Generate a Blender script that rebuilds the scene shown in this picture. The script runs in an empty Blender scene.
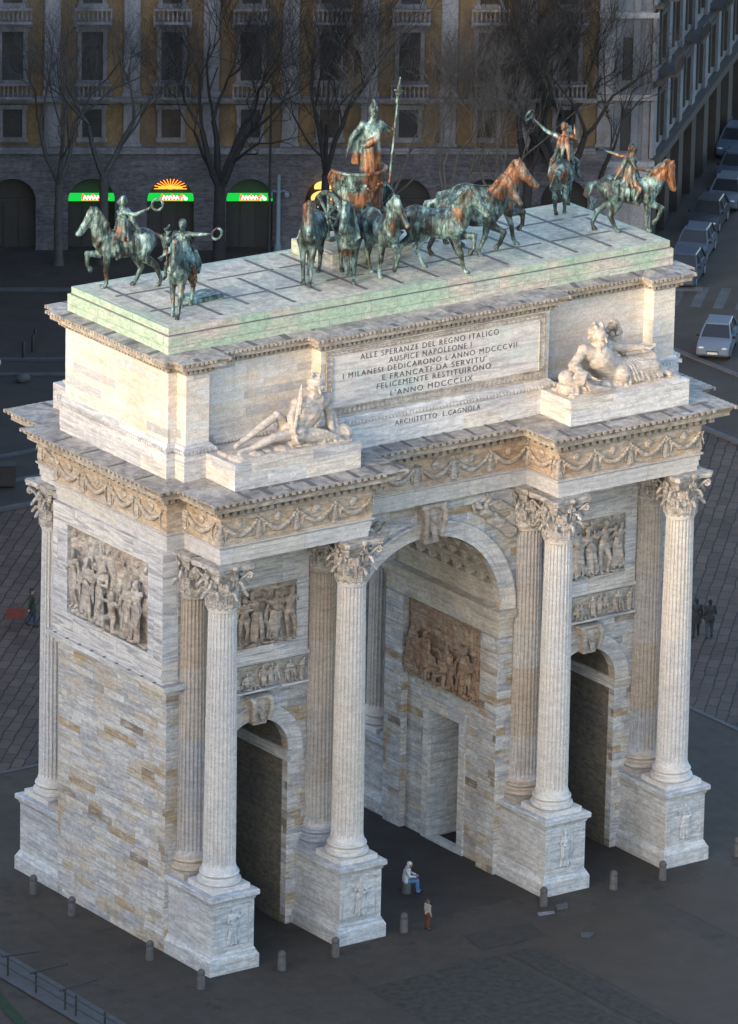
import bpy, math, random
from math import sin, cos, pi, radians, sqrt, atan2, hypot
from mathutils import Vector, Matrix, Euler, noise

random.seed(11)
scene = bpy.context.scene
COL = scene.collection
V = Vector

# ------------------------------------------------------------------ mesh helpers
class MB:
    def __init__(self):
        self.v = []; self.f = []; self.m = []
    def add(self, vs, fs, m=0):
        b = len(self.v)
        self.v += [tuple(p) for p in vs]
        for f in fs:
            self.f.append([i + b for i in f]); self.m.append(m)
    def box(self, x0, x1, y0, y1, z0, z1, m=0):
        vs = [(x0,y0,z0),(x1,y0,z0),(x1,y1,z0),(x0,y1,z0),(x0,y0,z1),(x1,y0,z1),(x1,y1,z1),(x0,y1,z1)]
        self.add(vs, [(0,3,2,1),(4,5,6,7),(0,1,5,4),(1,2,6,5),(2,3,7,6),(3,0,4,7)], m)
    def hexa(self, pts, m=0):
        self.add(pts, [(0,3,2,1),(4,5,6,7),(0,1,5,4),(1,2,6,5),(2,3,7,6),(3,0,4,7)], m)
    def bar(self, a, b, w, h, m=0):
        a = V(a); b = V(b); d = (b-a).normalized()
        s = d.cross(V((0,0,1)))
        if s.length < 1e-4: s = V((1,0,0))
        s.normalize(); u = s.cross(d).normalized()
        s *= w/2; u *= h/2
        self.hexa([a-s-u, a+s-u, b+s-u, b-s-u, a-s+u, a+s+u, b+s+u, b-s+u], m)
    def prism(self, poly, z0, z1, m=0):
        n = len(poly)
        vs = [(x,y,z0) for x,y in poly] + [(x,y,z1) for x,y in poly]
        fs = [tuple(range(n-1,-1,-1)), tuple(range(n,2*n))] + [(i,(i+1)%n,n+(i+1)%n,n+i) for i in range(n)]
        self.add(vs, fs, m)
    def prism_y(self, poly, y0, y1, m=0):      # poly in x,z (counter-clockwise seen from -y)
        n = len(poly)
        vs = [(x,y0,z) for x,z in poly] + [(x,y1,z) for x,z in poly]
        fs = [tuple(range(n)), tuple(range(2*n-1,n-1,-1))] + [((i+1)%n,i,n+i,n+(i+1)%n) for i in range(n)]
        self.add(vs, fs, m)
    def lathe(self, prof, n=24, c=(0,0,0), m=0, caps=True):
        vs = []; fs = []
        for r, z in prof:
            for i in range(n):
                a = 2*pi*i/n; vs.append((c[0]+r*cos(a), c[1]+r*sin(a), c[2]+z))
        for k in range(len(prof)-1):
            for i in range(n):
                j = (i+1)%n; fs.append((k*n+i, k*n+j, (k+1)*n+j, (k+1)*n+i))
        if caps:
            fs.append(tuple(range(n-1,-1,-1))); L = (len(prof)-1)*n
            fs.append(tuple(range(L, L+n)))
        self.add(vs, fs, m)
    def tube(self, pts, rad, n=8, m=0, caps=True):
        pts = [V(p) for p in pts]
        if not hasattr(rad, '__len__'): rad = [rad]*len(pts)
        up = None; vs = []; fs = []
        for k, p in enumerate(pts):
            d = (pts[min(k+1,len(pts)-1)] - pts[max(k-1,0)])
            d = d.normalized() if d.length > 1e-9 else V((0,0,1))
            if up is None:
                up = V((0,0,1)) if abs(d.z) < .9 else V((1,0,0))
            s = d.cross(up)
            if s.length < 1e-5: s = d.cross(V((0.3,0.7,0.2)))
            s.normalize(); up = s.cross(d).normalized()
            for i in range(n):
                a = 2*pi*i/n; q = p + (s*cos(a) + up*sin(a))*rad[k]; vs.append(q)
        for k in range(len(pts)-1):
            for i in range(n):
                j = (i+1)%n; fs.append((k*n+j, k*n+i, (k+1)*n+i, (k+1)*n+j))
        if caps:
            fs.append(tuple(range(n))); L = (len(pts)-1)*n
            fs.append(tuple(range(L+n-1, L-1, -1)))
        self.add(vs, fs, m)
    def ell(self, c, r, rot=None, ns=12, nr=8, m=0):
        vs = [(0,0,-1)]; fs = []
        for k in range(1, nr):
            t = -pi/2 + pi*k/nr
            for i in range(ns):
                a = 2*pi*i/ns; vs.append((cos(t)*cos(a), cos(t)*sin(a), sin(t)))
        vs.append((0,0,1)); top = len(vs)-1
        for i in range(ns):
            j = (i+1)%ns
            fs.append((0, 1+j, 1+i)); fs.append((top, top-ns+i, top-ns+j))
            for k in range(nr-2):
                fs.append((1+k*ns+i, 1+k*ns+j, 1+(k+1)*ns+j, 1+(k+1)*ns+i))
        c = V(c); R = rot if rot is not None else Matrix.Identity(3)
        if not hasattr(r, '__len__'): r = (r,r,r)
        self.add([c + R @ V((p[0]*r[0], p[1]*r[1], p[2]*r[2])) for p in vs], fs, m)
    def cap(self, p0, r0, p1, r1, ns=14, m=0):   # tapered capsule
        p0 = V(p0); p1 = V(p1); d = p1 - p0
        if d.length < 1e-6: self.ell(p0, max(r0,r1), ns=ns, m=m); return
        L = d.length; d = d/L
        pts = []; rs = []
        for t in (-.985, -.75, -.4): pts.append(p0 + d*r0*t); rs.append(r0*sqrt(1-t*t))
        pts += [p0, p1]; rs += [r0, r1]
        for t in (.4, .75, .985): pts.append(p1 + d*r1*t); rs.append(r1*sqrt(1-t*t))
        self.tube(pts, rs, ns, m)
    def chain(self, pts, rs, ns=12):
        for i in range(len(pts)-1): self.cap(pts[i], rs[i], pts[i+1], rs[i+1], ns)
    def sweep(self, path, prof, cap_bottom=False, cap_top=False, m=0):   # closed CCW plan path, profile of (offset, z)
        n = len(path); offs = []
        for i in range(n):
            a = V(path[i-1]); b = V(path[i]); c = V(path[(i+1)%n])
            d1 = (b-a).normalized(); d2 = (c-b).normalized()
            n1 = V((d1.y,-d1.x)); n2 = V((d2.y,-d2.x))
            offs.append((n1+n2)/max(.2, 1+n1.dot(n2)))
        vs = []; fs = []
        for o, z in prof:
            for i in range(n): vs.append((path[i][0]+offs[i].x*o, path[i][1]+offs[i].y*o, z))
        for k in range(len(prof)-1):
            for i in range(n):
                j = (i+1)%n; fs.append((k*n+i, k*n+j, (k+1)*n+j, (k+1)*n+i))
        if cap_bottom: fs.append(tuple(range(n-1,-1,-1)))
        if cap_top:
            L = (len(prof)-1)*n; fs.append(tuple(range(L, L+n)))
        self.add(vs, fs, m)
    def mesh(self, name, mats, sharp=30):
        me = bpy.data.meshes.new(name); me.from_pydata(self.v, [], self.f)
        if not isinstance(mats, (list,tuple)): mats = [mats]
        for k in mats: me.materials.append(k)
        if len(mats) > 1: me.polygons.foreach_set('material_index', self.m)
        me.update()
        if sharp:
            me.polygons.foreach_set('use_smooth', [True]*len(me.polygons))
            me.set_sharp_from_angle(angle=radians(sharp))
        return me
    def build(self, name, mats, parent=None, sharp=30, loc=None, rot=None):
        return link(name, self.mesh(name, mats, sharp), parent, loc, rot)

def link(name, data, parent=None, loc=None, rot=None):
    o = bpy.data.objects.new(name, data); COL.objects.link(o)
    if parent is not None: o.parent = parent
    if loc is not None: o.location = loc
    if rot is not None: o.rotation_euler = rot
    return o
def empty(name, label, cat, loc=(0,0,0), rz=0, group=None):
    o = link(name, None, None, loc, (0,0,rz)); o.empty_display_size = .3
    return tag(o, label, cat, group)
def tag(o, label, cat, group=None):
    o['label'] = label; o['category'] = cat
    if group: o['group'] = group
    return o
def struct(o):
    o['kind'] = 'structure'; return o
def dup(o, parent=None, loc=None, rz=None):
    c = o.copy(); COL.objects.link(c)
    c.parent = parent
    for ch in o.children: dup(ch, c)
    if loc is not None: c.location = loc
    if rz is not None: c.rotation_euler = (0,0,rz)
    return c

def remesh(mb, name, mats, voxel=.05, it=4, fac=.5, noise_amp=0, noise_sc=3.):
    me = bpy.data.meshes.new('tmp'); me.from_pydata(mb.v, [], mb.f); me.update()
    o = bpy.data.objects.new('tmp', me); COL.objects.link(o)
    r = o.modifiers.new('r', 'REMESH'); r.mode = 'VOXEL'; r.voxel_size = voxel; r.adaptivity = 0; r.use_smooth_shade = True
    if it:
        s = o.modifiers.new('s', 'SMOOTH'); s.iterations = it; s.factor = fac
    dg = bpy.context.evaluated_depsgraph_get(); dg.update()
    out = bpy.data.meshes.new_from_object(o.evaluated_get(dg))
    bpy.data.objects.remove(o); bpy.data.meshes.remove(me)
    out.name = name; out.materials.clear()
    if not isinstance(mats, (list,tuple)): mats = [mats]
    for k in mats: out.materials.append(k)
    if noise_amp:
        n = len(out.vertices); nrm = [v.normal.copy() for v in out.vertices]
        for v, q in zip(out.vertices, nrm):
            v.co += q * noise_amp * noise.noise(v.co*noise_sc)
    out.polygons.foreach_set('use_smooth', [True]*len(out.polygons))
    out.update()
    return out

# ------------------------------------------------------------------ node helpers
class NT:
    def __init__(self, name):
        self.mat = bpy.data.materials.new(name); self.mat.use_nodes = True
        self.t = self.mat.node_tree; self.t.nodes.clear()
        self.out = self.n('ShaderNodeOutputMaterial')
        self.bsdf = self.n('ShaderNodeBsdfPrincipled'); self.L(self.bsdf.outputs[0], self.out.inputs[0])
        self.geo = self.n('ShaderNodeNewGeometry'); self.pos = self.geo.outputs['Position']
    def n(self, t, **kw):
        x = self.t.nodes.new(t)
        for k, v in kw.items(): setattr(x, k, v)
        return x
    def L(self, a, b): self.t.links.new(a, b)
    def set(self, sock, v):
        if isinstance(v, bpy.types.NodeSocket): self.L(v, sock)
        else: sock.default_value = v
    def math(self, op, a, b=0., c=0., clamp=False):
        x = self.n('ShaderNodeMath', operation=op, use_clamp=clamp)
        self.set(x.inputs[0], a); self.set(x.inputs[1], b); self.set(x.inputs[2], c)
        return x.outputs[0]
    def vmath(self, op, a, b=(0,0,0)):
        x = self.n('ShaderNodeVectorMath', operation=op); self.set(x.inputs[0], a); self.set(x.inputs[1], b)
        return x.outputs[0]
    def sep(self, v):
        x = self.n('ShaderNodeSeparateXYZ'); self.set(x.inputs[0], v); return x.outputs
    def comb(self, a, b, c):
        x = self.n('ShaderNodeCombineXYZ'); self.set(x.inputs[0], a); self.set(x.inputs[1], b); self.set(x.inputs[2], c)
        return x.outputs[0]
    def noise(self, vec, scale, detail=4, rough=.55, dist=0):
        x = self.n('ShaderNodeTexNoise'); self.set(x.inputs['Vector'], vec)
        x.inputs['Scale'].default_value = scale; x.inputs['Detail'].default_value = detail
        x.inputs['Roughness'].default_value = rough; x.inputs['Distortion'].default_value = dist
        return x.outputs['Fac']
    def white(self, vec):
        x = self.n('ShaderNodeTexWhiteNoise', noise_dimensions='3D'); self.set(x.inputs['Vector'], vec); return x.outputs['Value']
    def ramp(self, fac, stops, interp='LINEAR'):
        x = self.n('ShaderNodeValToRGB'); x.color_ramp.interpolation = interp
        e = x.color_ramp.elements
        while len(e) < len(stops): e.new(.5)
        for el, (p, c) in zip(e, stops):
            el.position = p; el.color = (*c, 1) if len(c) == 3 else c
        self.set(x.inputs[0], fac); return x.outputs[0]
    def rng(self, v, a, b, c=0., d=1.):
        x = self.n('ShaderNodeMapRange'); self.set(x.inputs[0], v)
        for i, q in enumerate((a,b,c,d)): x.inputs[i+1].default_value = q
        return x.outputs[0]
    def mix(self, f, a, b, mode='MIX'):
        x = self.n('ShaderNodeMix', data_type='RGBA', blend_type=mode)
        self.set(x.inputs[0], f)
        for s, v in ((x.inputs[6], a), (x.inputs[7], b)):
            if isinstance(v, (tuple,list)) and len(v) == 3: v = (*v, 1)
            self.set(s, v)
        return x.outputs[2]
    def bump(self, h, strength=.3, dist=.02):
        x = self.n('ShaderNodeBump'); x.inputs['Strength'].default_value = strength; x.inputs['Distance'].default_value = dist
        self.set(x.inputs['Height'], h); self.L(x.outputs[0], self.bsdf.inputs['Normal'])
    def fin(self, col, rough=.7, metal=0., spec=.4):
        if isinstance(col, (tuple,list)) and len(col) == 3: col = (*col, 1)
        self.set(self.bsdf.inputs['Base Color'], col); self.set(self.bsdf.inputs['Roughness'], rough)
        self.bsdf.inputs['Metallic'].default_value = metal
        self.bsdf.inputs['Specular IOR Level'].default_value = spec
        return self.mat

def simple(name, col, rough=.7, var=.25, sc=2., metal=0., bump=.0, spec=.4):
    t = NT(name)
    f = t.noise(t.pos, sc, 5, .6); f2 = t.noise(t.pos, sc*9, 3)
    f = t.math('ADD', t.math('MULTIPLY', f, .7), t.math('MULTIPLY', f2, .3))
    k = t.rng(f, .3, .7, 1-var, 1+var)
    c = t.mix(1., (*col,1), t.comb(k, k, k), 'MULTIPLY')
    if bump: t.bump(f2, bump, .02)
    return t.fin(c, rough, metal, spec)

def emit(name, col, s):
    t = NT(name)
    e = t.n('ShaderNodeEmission'); e.inputs[0].default_value = (*col,1); e.inputs[1].default_value = s
    t.L(e.outputs[0], t.out.inputs[0]); return t.mat

def marble(name, stops, h=.55, w=1.5, joint=.5, vein=.35, stain=None, stain_amt=.5, drum=0, grime=.25, patch=None, bs=.3, streak=.2):
    """cut marble laid in courses: every block has its own tone and veins"""
    t = NT(name)
    P = t.sep(t.pos); N = t.sep(t.geo.outputs['True Normal'])
    ax = t.math('ABSOLUTE', N[0]); ay = t.math('ABSOLUTE', N[1])
    sel = t.math('GREATER_THAN', ax, ay)
    u = t.math('ADD', t.math('MULTIPLY', P[1], sel), t.math('MULTIPLY', P[0], t.math('SUBTRACT', 1., sel)))
    if drum:
        row = t.math('FLOOR', t.math('DIVIDE', t.math('ADD', P[2], t.math('MULTIPLY', t.math('SINE', t.math('MULTIPLY', P[0], 3.1)), 0.)), drum))
        ob = t.n('ShaderNodeObjectInfo')
        key = t.comb(row, ob.outputs['Random'], 3.7); jl = None
    else:
        vv = t.math('DIVIDE', P[2], h); row = t.math('FLOOR', vv)
        off = t.white(t.comb(row, 1.3, sel))
        wr = t.math('MULTIPLY', t.math('ADD', t.math('MULTIPLY', t.white(t.comb(row, 9.1, sel)), .9), .65), w)
        uu = t.math('ADD', t.math('DIVIDE', u, wr), t.math('MULTIPLY', off, 7.3)); colm = t.math('FLOOR', uu)
        key = t.comb(row, colm, t.math('ADD', sel, 5.))
        fv = t.math('FRACT', vv); fu = t.math('FRACT', uu)
        dv = t.math('MULTIPLY', t.math('MINIMUM', fv, t.math('SUBTRACT', 1., fv)), h)
        du = t.math('MULTIPLY', t.math('MINIMUM', fu, t.math('SUBTRACT', 1., fu)), w)
        jl = t.rng(t.math('MINIMUM', dv, du), .006, .022, 1., 0.)
    rnd = t.white(key)
    col = t.ramp(rnd, stops, 'CONSTANT' if not drum else 'LINEAR')
    if not drum and len(stops) > 4:
        irr = t.rng(t.noise(t.vmath('MULTIPLY', t.pos, (.9,.9,3.2)), 1.5, 5, .65), .36, .5, .4, 1.)
        col = t.mix(irr, stops[0][1], col)
    # veins: streaks that change from block to block
    sh = t.math('MULTIPLY', rnd, 60.)
    sc = t.vmath('MULTIPLY', t.pos, (.38,.38,4.2))
    vc = t.vmath('ADD', sc, t.comb(sh, t.math('MULTIPLY', sh, .7), sh))
    vn = t.noise(vc, 1.0, 6, .6, 1.6)
    k = t.rng(vn, .33, .56, 1-vein*1.25, 1+vein*.12)
    kb = t.rng(vn, .33, .56, 1-vein*1.1, 1+vein*.12)
    col = t.mix(1., col, t.comb(k, k, kb), 'MULTIPLY')
    if stain:
        s = t.rng(t.noise(t.vmath('MULTIPLY', t.pos, (1,1,.45)), .55, 6, .65, .6), .5, .68, 0., stain_amt)
        col = t.mix(s, col, stain)
    if patch:
        pc, lo, hi, amt = patch
        s = t.rng(t.noise(t.vmath('MULTIPLY', t.pos, (.5,.5,.8)), .9, 3, .5), lo, hi, 0., amt)
        col = t.mix(s, col, pc)
    if streak:
        s = t.rng(t.noise(t.vmath('MULTIPLY', t.pos, (2.4,2.4,.16)), 1.3, 7, .68, .3), .5, .72, 0., streak)
        col = t.mix(s, col, (.27,.245,.21))
    g = t.noise(t.vmath('MULTIPLY', t.pos, (1,1,2.)), 3.4, 9, .74)
    fine = t.noise(t.pos, 22., 3, .6)
    gk = t.rng(g, .36, .62, 1-min(.8,grime*1.3), 1.04)
    gk = t.math('MULTIPLY', gk, t.rng(fine, .32, .68, .80, 1.1))
    col = t.mix(1., col, t.comb(gk, gk, gk), 'MULTIPLY')
    hgt = t.math('ADD', t.math('MULTIPLY', g, .6), t.math('MULTIPLY', fine, .4))
    if jl is not None and joint:
        col = t.mix(t.math('MULTIPLY', jl, joint), col, (.12,.11,.1))
        hgt = t.math('SUBTRACT', hgt, t.math('MULTIPLY', jl, .5))
    t.bump(hgt, bs, .03)
    return t.fin(col, .62, 0., .35)
# ------------------------------------------------------------------ materials
W = (.80,.79,.77); C = (.82,.76,.68); G = (.52,.52,.53); B = (.60,.60,.62); O = (.58,.44,.28); Y = (.67,.59,.47); D = (.36,.29,.22)
M = {}
M['wall_low'] = marble('marble wall', [(0,W),(.30,(.66,.66,.67)),(.50,(.76,.70,.62)),(.64,B),(.76,Y),(.85,G),(.91,O),(.98,D)], .31, 1.25, .25, .3, stain=(.60,.45,.28), stain_amt=.5)
M['wall_up'] = marble('marble attic', [(0,C),(.28,(.82,.75,.69)),(.5,W),(.72,(.79,.71,.61)),(.88,B),(.94,G)], .34, 2.1, .07, .13, stain=(.72,.53,.36), stain_amt=.45, grime=.15, streak=.14)
M['smooth'] = marble('marble dressed', [(0,W),(.4,(.67,.66,.66)),(.75,C)], 1.1, 2.6, .14, .3, grime=.2)
M['white'] = marble('marble panel frame', [(0,(.75,.73,.71)),(.5,(.7,.7,.71)),(.8,(.76,.72,.67))], 1.7, 2.2, .2, .42, grime=.12)
M['archi'] = marble('marble architrave', [(0,(.68,.67,.67)),(.5,(.72,.69,.65)),(.8,(.62,.62,.64))], 3., 2.4, .2, .15, grime=.2)
M['frieze'] = marble('marble frieze ground', [(0,(.68,.54,.40)),(.4,(.70,.60,.49)),(.75,(.64,.56,.48))], 3., 1.75, .2, .3, stain=(.52,.31,.18), stain_amt=.6, grime=.35)
M['carve'] = marble('carved marble', [(0,(.66,.59,.51)),(.5,(.68,.63,.57)),(.8,(.62,.55,.48))], 1.2, 1.6, 0, .25, stain=(.45,.29,.18), stain_amt=.45, grime=.4)
M['brown'] = marble('brown stained relief', [(0,(.58,.46,.36)),(.5,(.62,.53,.44)),(.8,(.55,.46,.39))], 1.2, 1.6, 0, .3, stain=(.46,.27,.17), stain_amt=.55, grime=.4)
M['statue'] = marble('statue marble', [(0,(.68,.60,.52)),(.6,(.66,.60,.54))], 9., 9., 0, .22, stain=(.47,.33,.22), stain_amt=.45, grime=.3)
M['column'] = marble('column marble', [(0,(.80,.78,.76)),(.35,(.79,.75,.71)),(.7,(.74,.74,.76)),(1,(.80,.77,.73))], 1, 1, 0, .06, stain=(.60,.53,.44), stain_amt=.25, drum=4.7, grime=.18, streak=.1)
M['column_worn'] = marble('veined half column marble', [(0,(.62,.62,.65)),(.25,(.60,.50,.40)),(.45,(.68,.66,.63)),(.65,(.46,.50,.57)),(.85,(.64,.56,.47)),(1,(.62,.62,.65))], 1, 1, 0, .12, stain=(.54,.41,.29), stain_amt=.45, drum=2.9, grime=.24)
M['cap'] = marble('capital marble', [(0,(.66,.62,.57)),(.6,(.7,.66,.62))], 9, 9, 0, .3, stain=(.40,.33,.26), stain_amt=.5, grime=.5)
M['slab'] = marble('cornice slab', [(0,(.54,.50,.45)),(.4,(.58,.54,.49)),(.75,(.48,.46,.43))], 9., 1.6, .5, .4, stain=(.33,.28,.23), stain_amt=.6, grime=.4)
M['cornice'] = marble('cornice stone', [(0,(.54,.48,.41)),(.5,(.58,.53,.47))], 9., 1.9, .3, .25, stain=(.42,.31,.21), stain_amt=.5, grime=.4)
M['green'] = marble('verdigris stained plinth', [(0,(.68,.64,.57)),(.4,(.72,.64,.56)),(.75,(.62,.65,.57))], .9, 1.8, .5, .3, patch=((.42,.60,.46),.34,.52,.85), grime=.3)
M['lead'] = simple('weathered lead strip', (.13,.13,.135), .7, .3, 3.)
M['roof'] = marble('roof slab', [(0,(.70,.67,.55)),(.35,(.63,.62,.51)),(.7,(.72,.68,.57))], 9., 2., 0, .3, patch=((.42,.56,.43),.5,.64,.5), grime=.35)
M['panel'] = marble('inscription marble', [(0,(.78,.74,.71)),(1,(.78,.74,.71))], 9., 9., 0, .3, patch=((.60,.72,.67),.53,.66,.5), grime=.12)
M['letter'] = simple('dark bronze letters', (.06,.05,.045), .6)
M['pedestal'] = marble('cool weathered pedestal marble', [(0,(.70,.73,.75)),(.4,(.64,.68,.71)),(.75,(.73,.74,.74))], 1.05, 2.6, .14, .3, stain=(.5,.42,.34), stain_amt=.35, grime=.26)
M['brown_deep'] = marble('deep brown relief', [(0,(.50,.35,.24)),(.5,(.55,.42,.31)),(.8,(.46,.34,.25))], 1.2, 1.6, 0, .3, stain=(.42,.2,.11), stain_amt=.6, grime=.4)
M['coffer'] = marble('coffer ground in painted shade', [(0,(.2,.15,.1)),(.5,(.24,.18,.12))], 1.2, 1.6, 0, .3, grime=.3)  # shade inside the coffers put into this dark brown
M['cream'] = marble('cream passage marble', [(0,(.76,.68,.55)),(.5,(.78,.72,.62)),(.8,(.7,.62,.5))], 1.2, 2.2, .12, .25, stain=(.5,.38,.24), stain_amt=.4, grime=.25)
M['passage_shade'] = marble('shade toned lining', [(0,(.24,.22,.18)),(.5,(.21,.2,.175)),(.8,(.25,.215,.165))], .6, 1.8, .15, .2, stain=(.17,.13,.085), stain_amt=.5, grime=.4)  # dark tone carries the shade inside the side passages

def plaster(name, col, dirt):
    t = NT(name)
    f = t.noise(t.pos, .5, 7, .68, .6); f2 = t.noise(t.vmath('MULTIPLY', t.pos, (1.5,1.5,.2)), 1.1, 6, .7); f3 = t.noise(t.pos, 9., 5, .7)
    k = t.math('MULTIPLY', t.rng(f, .3, .7, .6, 1.25), t.rng(f3, .3, .7, .72, 1.2)); c = t.mix(1., (*col,1), t.comb(k,k,k), 'MULTIPLY')
    c = t.mix(t.rng(f2, .45, .68, 0., .7), c, dirt); t.bump(f3, .4, .03); return t.fin(c, .9, 0., .2)
M['ochre'] = plaster('ochre plaster', (.255,.172,.092), (.12,.10,.08)); M['greyst'] = plaster('blue grey cement', (.32,.315,.33), (.14,.135,.135)); M['trim'] = plaster('grey window trim', (.27,.26,.27), (.12,.115,.115))
def bronze(nm='patinated bronze', c0=.58, c1=.66):
    t = NT(nm)
    n = t.noise(t.pos, 1.3, 6, .65, .5); n2 = t.noise(t.vmath('MULTIPLY', t.pos, (1,1,.28)), 5.5, 7, .74, .4)
    c = t.ramp(t.math('ADD', t.math('MULTIPLY', n, .5), t.math('MULTIPLY', n2, .5)), [(.40,(.016,.014,.012)),(.46,(.03,.036,.034)),(.52,(.085,.15,.15)),(.62,(.33,.50,.51))])
    cop = t.rng(t.noise(t.pos, .75, 4, .6), c0, c1, 0., .85)
    c = t.mix(cop, c, t.ramp(n2, [(.4,(.05,.022,.012)),(.6,(.34,.13,.045))]))
    t.bump(t.noise(t.pos, 9., 5, .6), .5, .04)
    return t.fin(c, .5, .25, .5)
M['bronze'] = bronze()
M['bronze_mixed'] = bronze('half bare bronze', .48, .58)
M['bronze_copper'] = bronze('copper streaked bronze', .36, .5)

def ground_mat():
    t = NT('worn dark paving')
    n = t.noise(t.pos, .12, 5, .6, .5); n2 = t.noise(t.pos, 1.4, 7, .7); n3 = t.noise(t.pos, 14., 4, .7)
    c = t.ramp(n, [(.35,(.060,.050,.041)),(.5,(.069,.058,.047)),(.65,(.078,.065,.052))])
    k = t.math('MULTIPLY', t.rng(n2, .3, .7, .78, 1.15), t.rng(n3, .3, .7, .8, 1.18))
    c = t.mix(1., c, t.comb(k,k,k), 'MULTIPLY')
    sp = t.rng(t.noise(t.pos, .9, 4, .55, .4), .60, .66, 0., .4); c = t.mix(sp, c, (.026,.024,.022))
    sp = t.rng(t.noise(t.vmath('MULTIPLY', t.pos, (1,.22,1)), .45, 6, .7, .8), .6, .7, 0., .35); c = t.mix(sp, c, (.034,.031,.029))
    t.bump(n3, .4, .02)
    return t.fin(c, .8, 0., .3)
M['ground'] = ground_mat()

def slabs_mat():
    t = NT('piazza stone slabs')
    m = t.n('ShaderNodeMapping'); t.L(t.vmath('ADD', t.pos, t.vmath('MULTIPLY', t.comb(t.noise(t.pos,.8,3),t.noise(t.pos,.7,2),0.), (.25,.25,0))), m.inputs[0]); m.inputs['Rotation'].default_value = (0,0,radians(-46))
    b = t.n('ShaderNodeTexBrick'); t.L(m.outputs[0], b.inputs['Vector'])
    b.offset = .5; b.inputs['Scale'].default_value = 1.; b.inputs['Mortar Size'].default_value = .035; b.inputs['Mortar Smooth'].default_value = .2
    b.inputs['Brick Width'].default_value = 1.1; b.inputs['Row Height'].default_value = .52; b.inputs['Bias'].default_value = 0
    b.inputs['Color1'].default_value = (.076,.055,.044,1); b.inputs['Color2'].default_value = (.112,.083,.065,1); b.inputs['Mortar'].default_value = (.016,.016,.017,1)
    n = t.noise(t.pos, .5, 6, .65); n3 = t.noise(t.pos, 11., 5, .7)
    k = t.math('MULTIPLY', t.rng(n, .3, .7, .75, 1.2), t.rng(n3, .3, .7, .72, 1.22))
    c = t.mix(1., b.outputs[0], t.comb(k,k,k), 'MULTIPLY')
    red = t.rng(t.noise(t.pos, .35, 3), .56, .7, 0., .5)
    c = t.mix(red, c, (.085,.05,.043))
    t.bump(t.math('SUBTRACT', n3, b.outputs['Fac']), .4, .03)
    return t.fin(c, .75, 0., .3)
M['slabs'] = slabs_mat()
M['asphalt'] = simple('asphalt', (.052,.044,.038), .85, .3, .6, bump=.4)
M['patch'] = simple('fresh gritty asphalt', (.045,.041,.034), .85, .55, 3., bump=.6)
M['tan_patch'] = simple('worn brown paving', (.05,.042,.036), .85, .35, 1.5, bump=.5)
M['pale_patch'] = simple('pale paving', (.066,.051,.038), .8, .18, .8, bump=.3)
M['kerb'] = simple('granite kerb', (.085,.09,.096), .75, .3, 2.)
M['white_paint'] = simple('worn road paint', (.075,.083,.088), .7, .6, 1.2)
M['grass'] = simple('short lawn', (.025,.05,.024), .9, .5, 3., bump=.6)
M['granite'] = simple('grey granite', (.10,.098,.10), .7, .35, 6., bump=.3)
M['iron'] = simple('dark iron', (.03,.033,.036), .55, .2)
M['steel'] = simple('grey painted steel', (.19,.25,.30), .5, .15)
M['bark'] = simple('dark wet bark', (.036,.034,.034), .9, .4, 5., bump=.5)
M['bark_pale'] = simple('pale bark', (.15,.135,.12), .9, .35, 5., bump=.5)
M['bark_mid'] = simple('grey bark', (.085,.082,.08), .9, .35, 5., bump=.5)
M['rustic'] = marble('rusticated ground floor', [(0,(.17,.16,.18)),(.5,(.20,.19,.21)),(.8,(.145,.14,.155))], .62, 1.4, .8, .3, grime=.4)
M['shop_dark'] = simple('dark shop front', (.055,.05,.046), .6, .2, 1.)
M['pane'] = simple('dark window glass', (.05,.048,.047), .3, .3, 1., spec=.6)
M['shutter'] = simple('closed shutter', (.042,.042,.045), .6, .3, 2.)
M['palewall'] = simple('pale blue grey stone', (.16,.17,.19), .85, .4, .7, bump=.3)
M['tile'] = simple('roof tile', (.09,.06,.05), .85, .3, 2.)
M['blind'] = simple('drawn blind', (.075,.06,.048), .8, .4, 1.5)
# ------------------------------------------------------------------ figures as joined solids
def hand(mb, wrist, tip_dir, side, k, curl=.6):
    """palm, four unequal bent fingers and a thumb leaving the side of the palm"""
    w = V(wrist); d = V(tip_dir).normalized(); s = V(side); s = (s - d*s.dot(d)).normalized(); n = d.cross(s)
    pc = w + d*.05*k
    R = Matrix((s, d, n)).transposed()
    mb.ell(pc, (.042*k, .052*k, .02*k), R, 10, 6)
    for i, (o, L) in enumerate(((-.032,.062),(-.011,.074),(.011,.07),(.031,.055))):
        a = pc + s*o*k + d*.04*k; b = a + (d*.55 + n*.2*curl)*L*k; c = b + (d*(.5-.4*curl) + n*.5*curl)*L*k
        mb.cap(a, .011*k, b, .010*k, 6); mb.cap(b, .010*k, c, .008*k, 6)
    a = w + d*.03*k - s*.03*k; b = a - s*.03*k + d*.03*k; c = b + d*.035*k + n*.012*k
    mb.cap(a, .014*k, b, .011*k, 6); mb.cap(b, .011*k, c, .009*k, 6)

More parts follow.
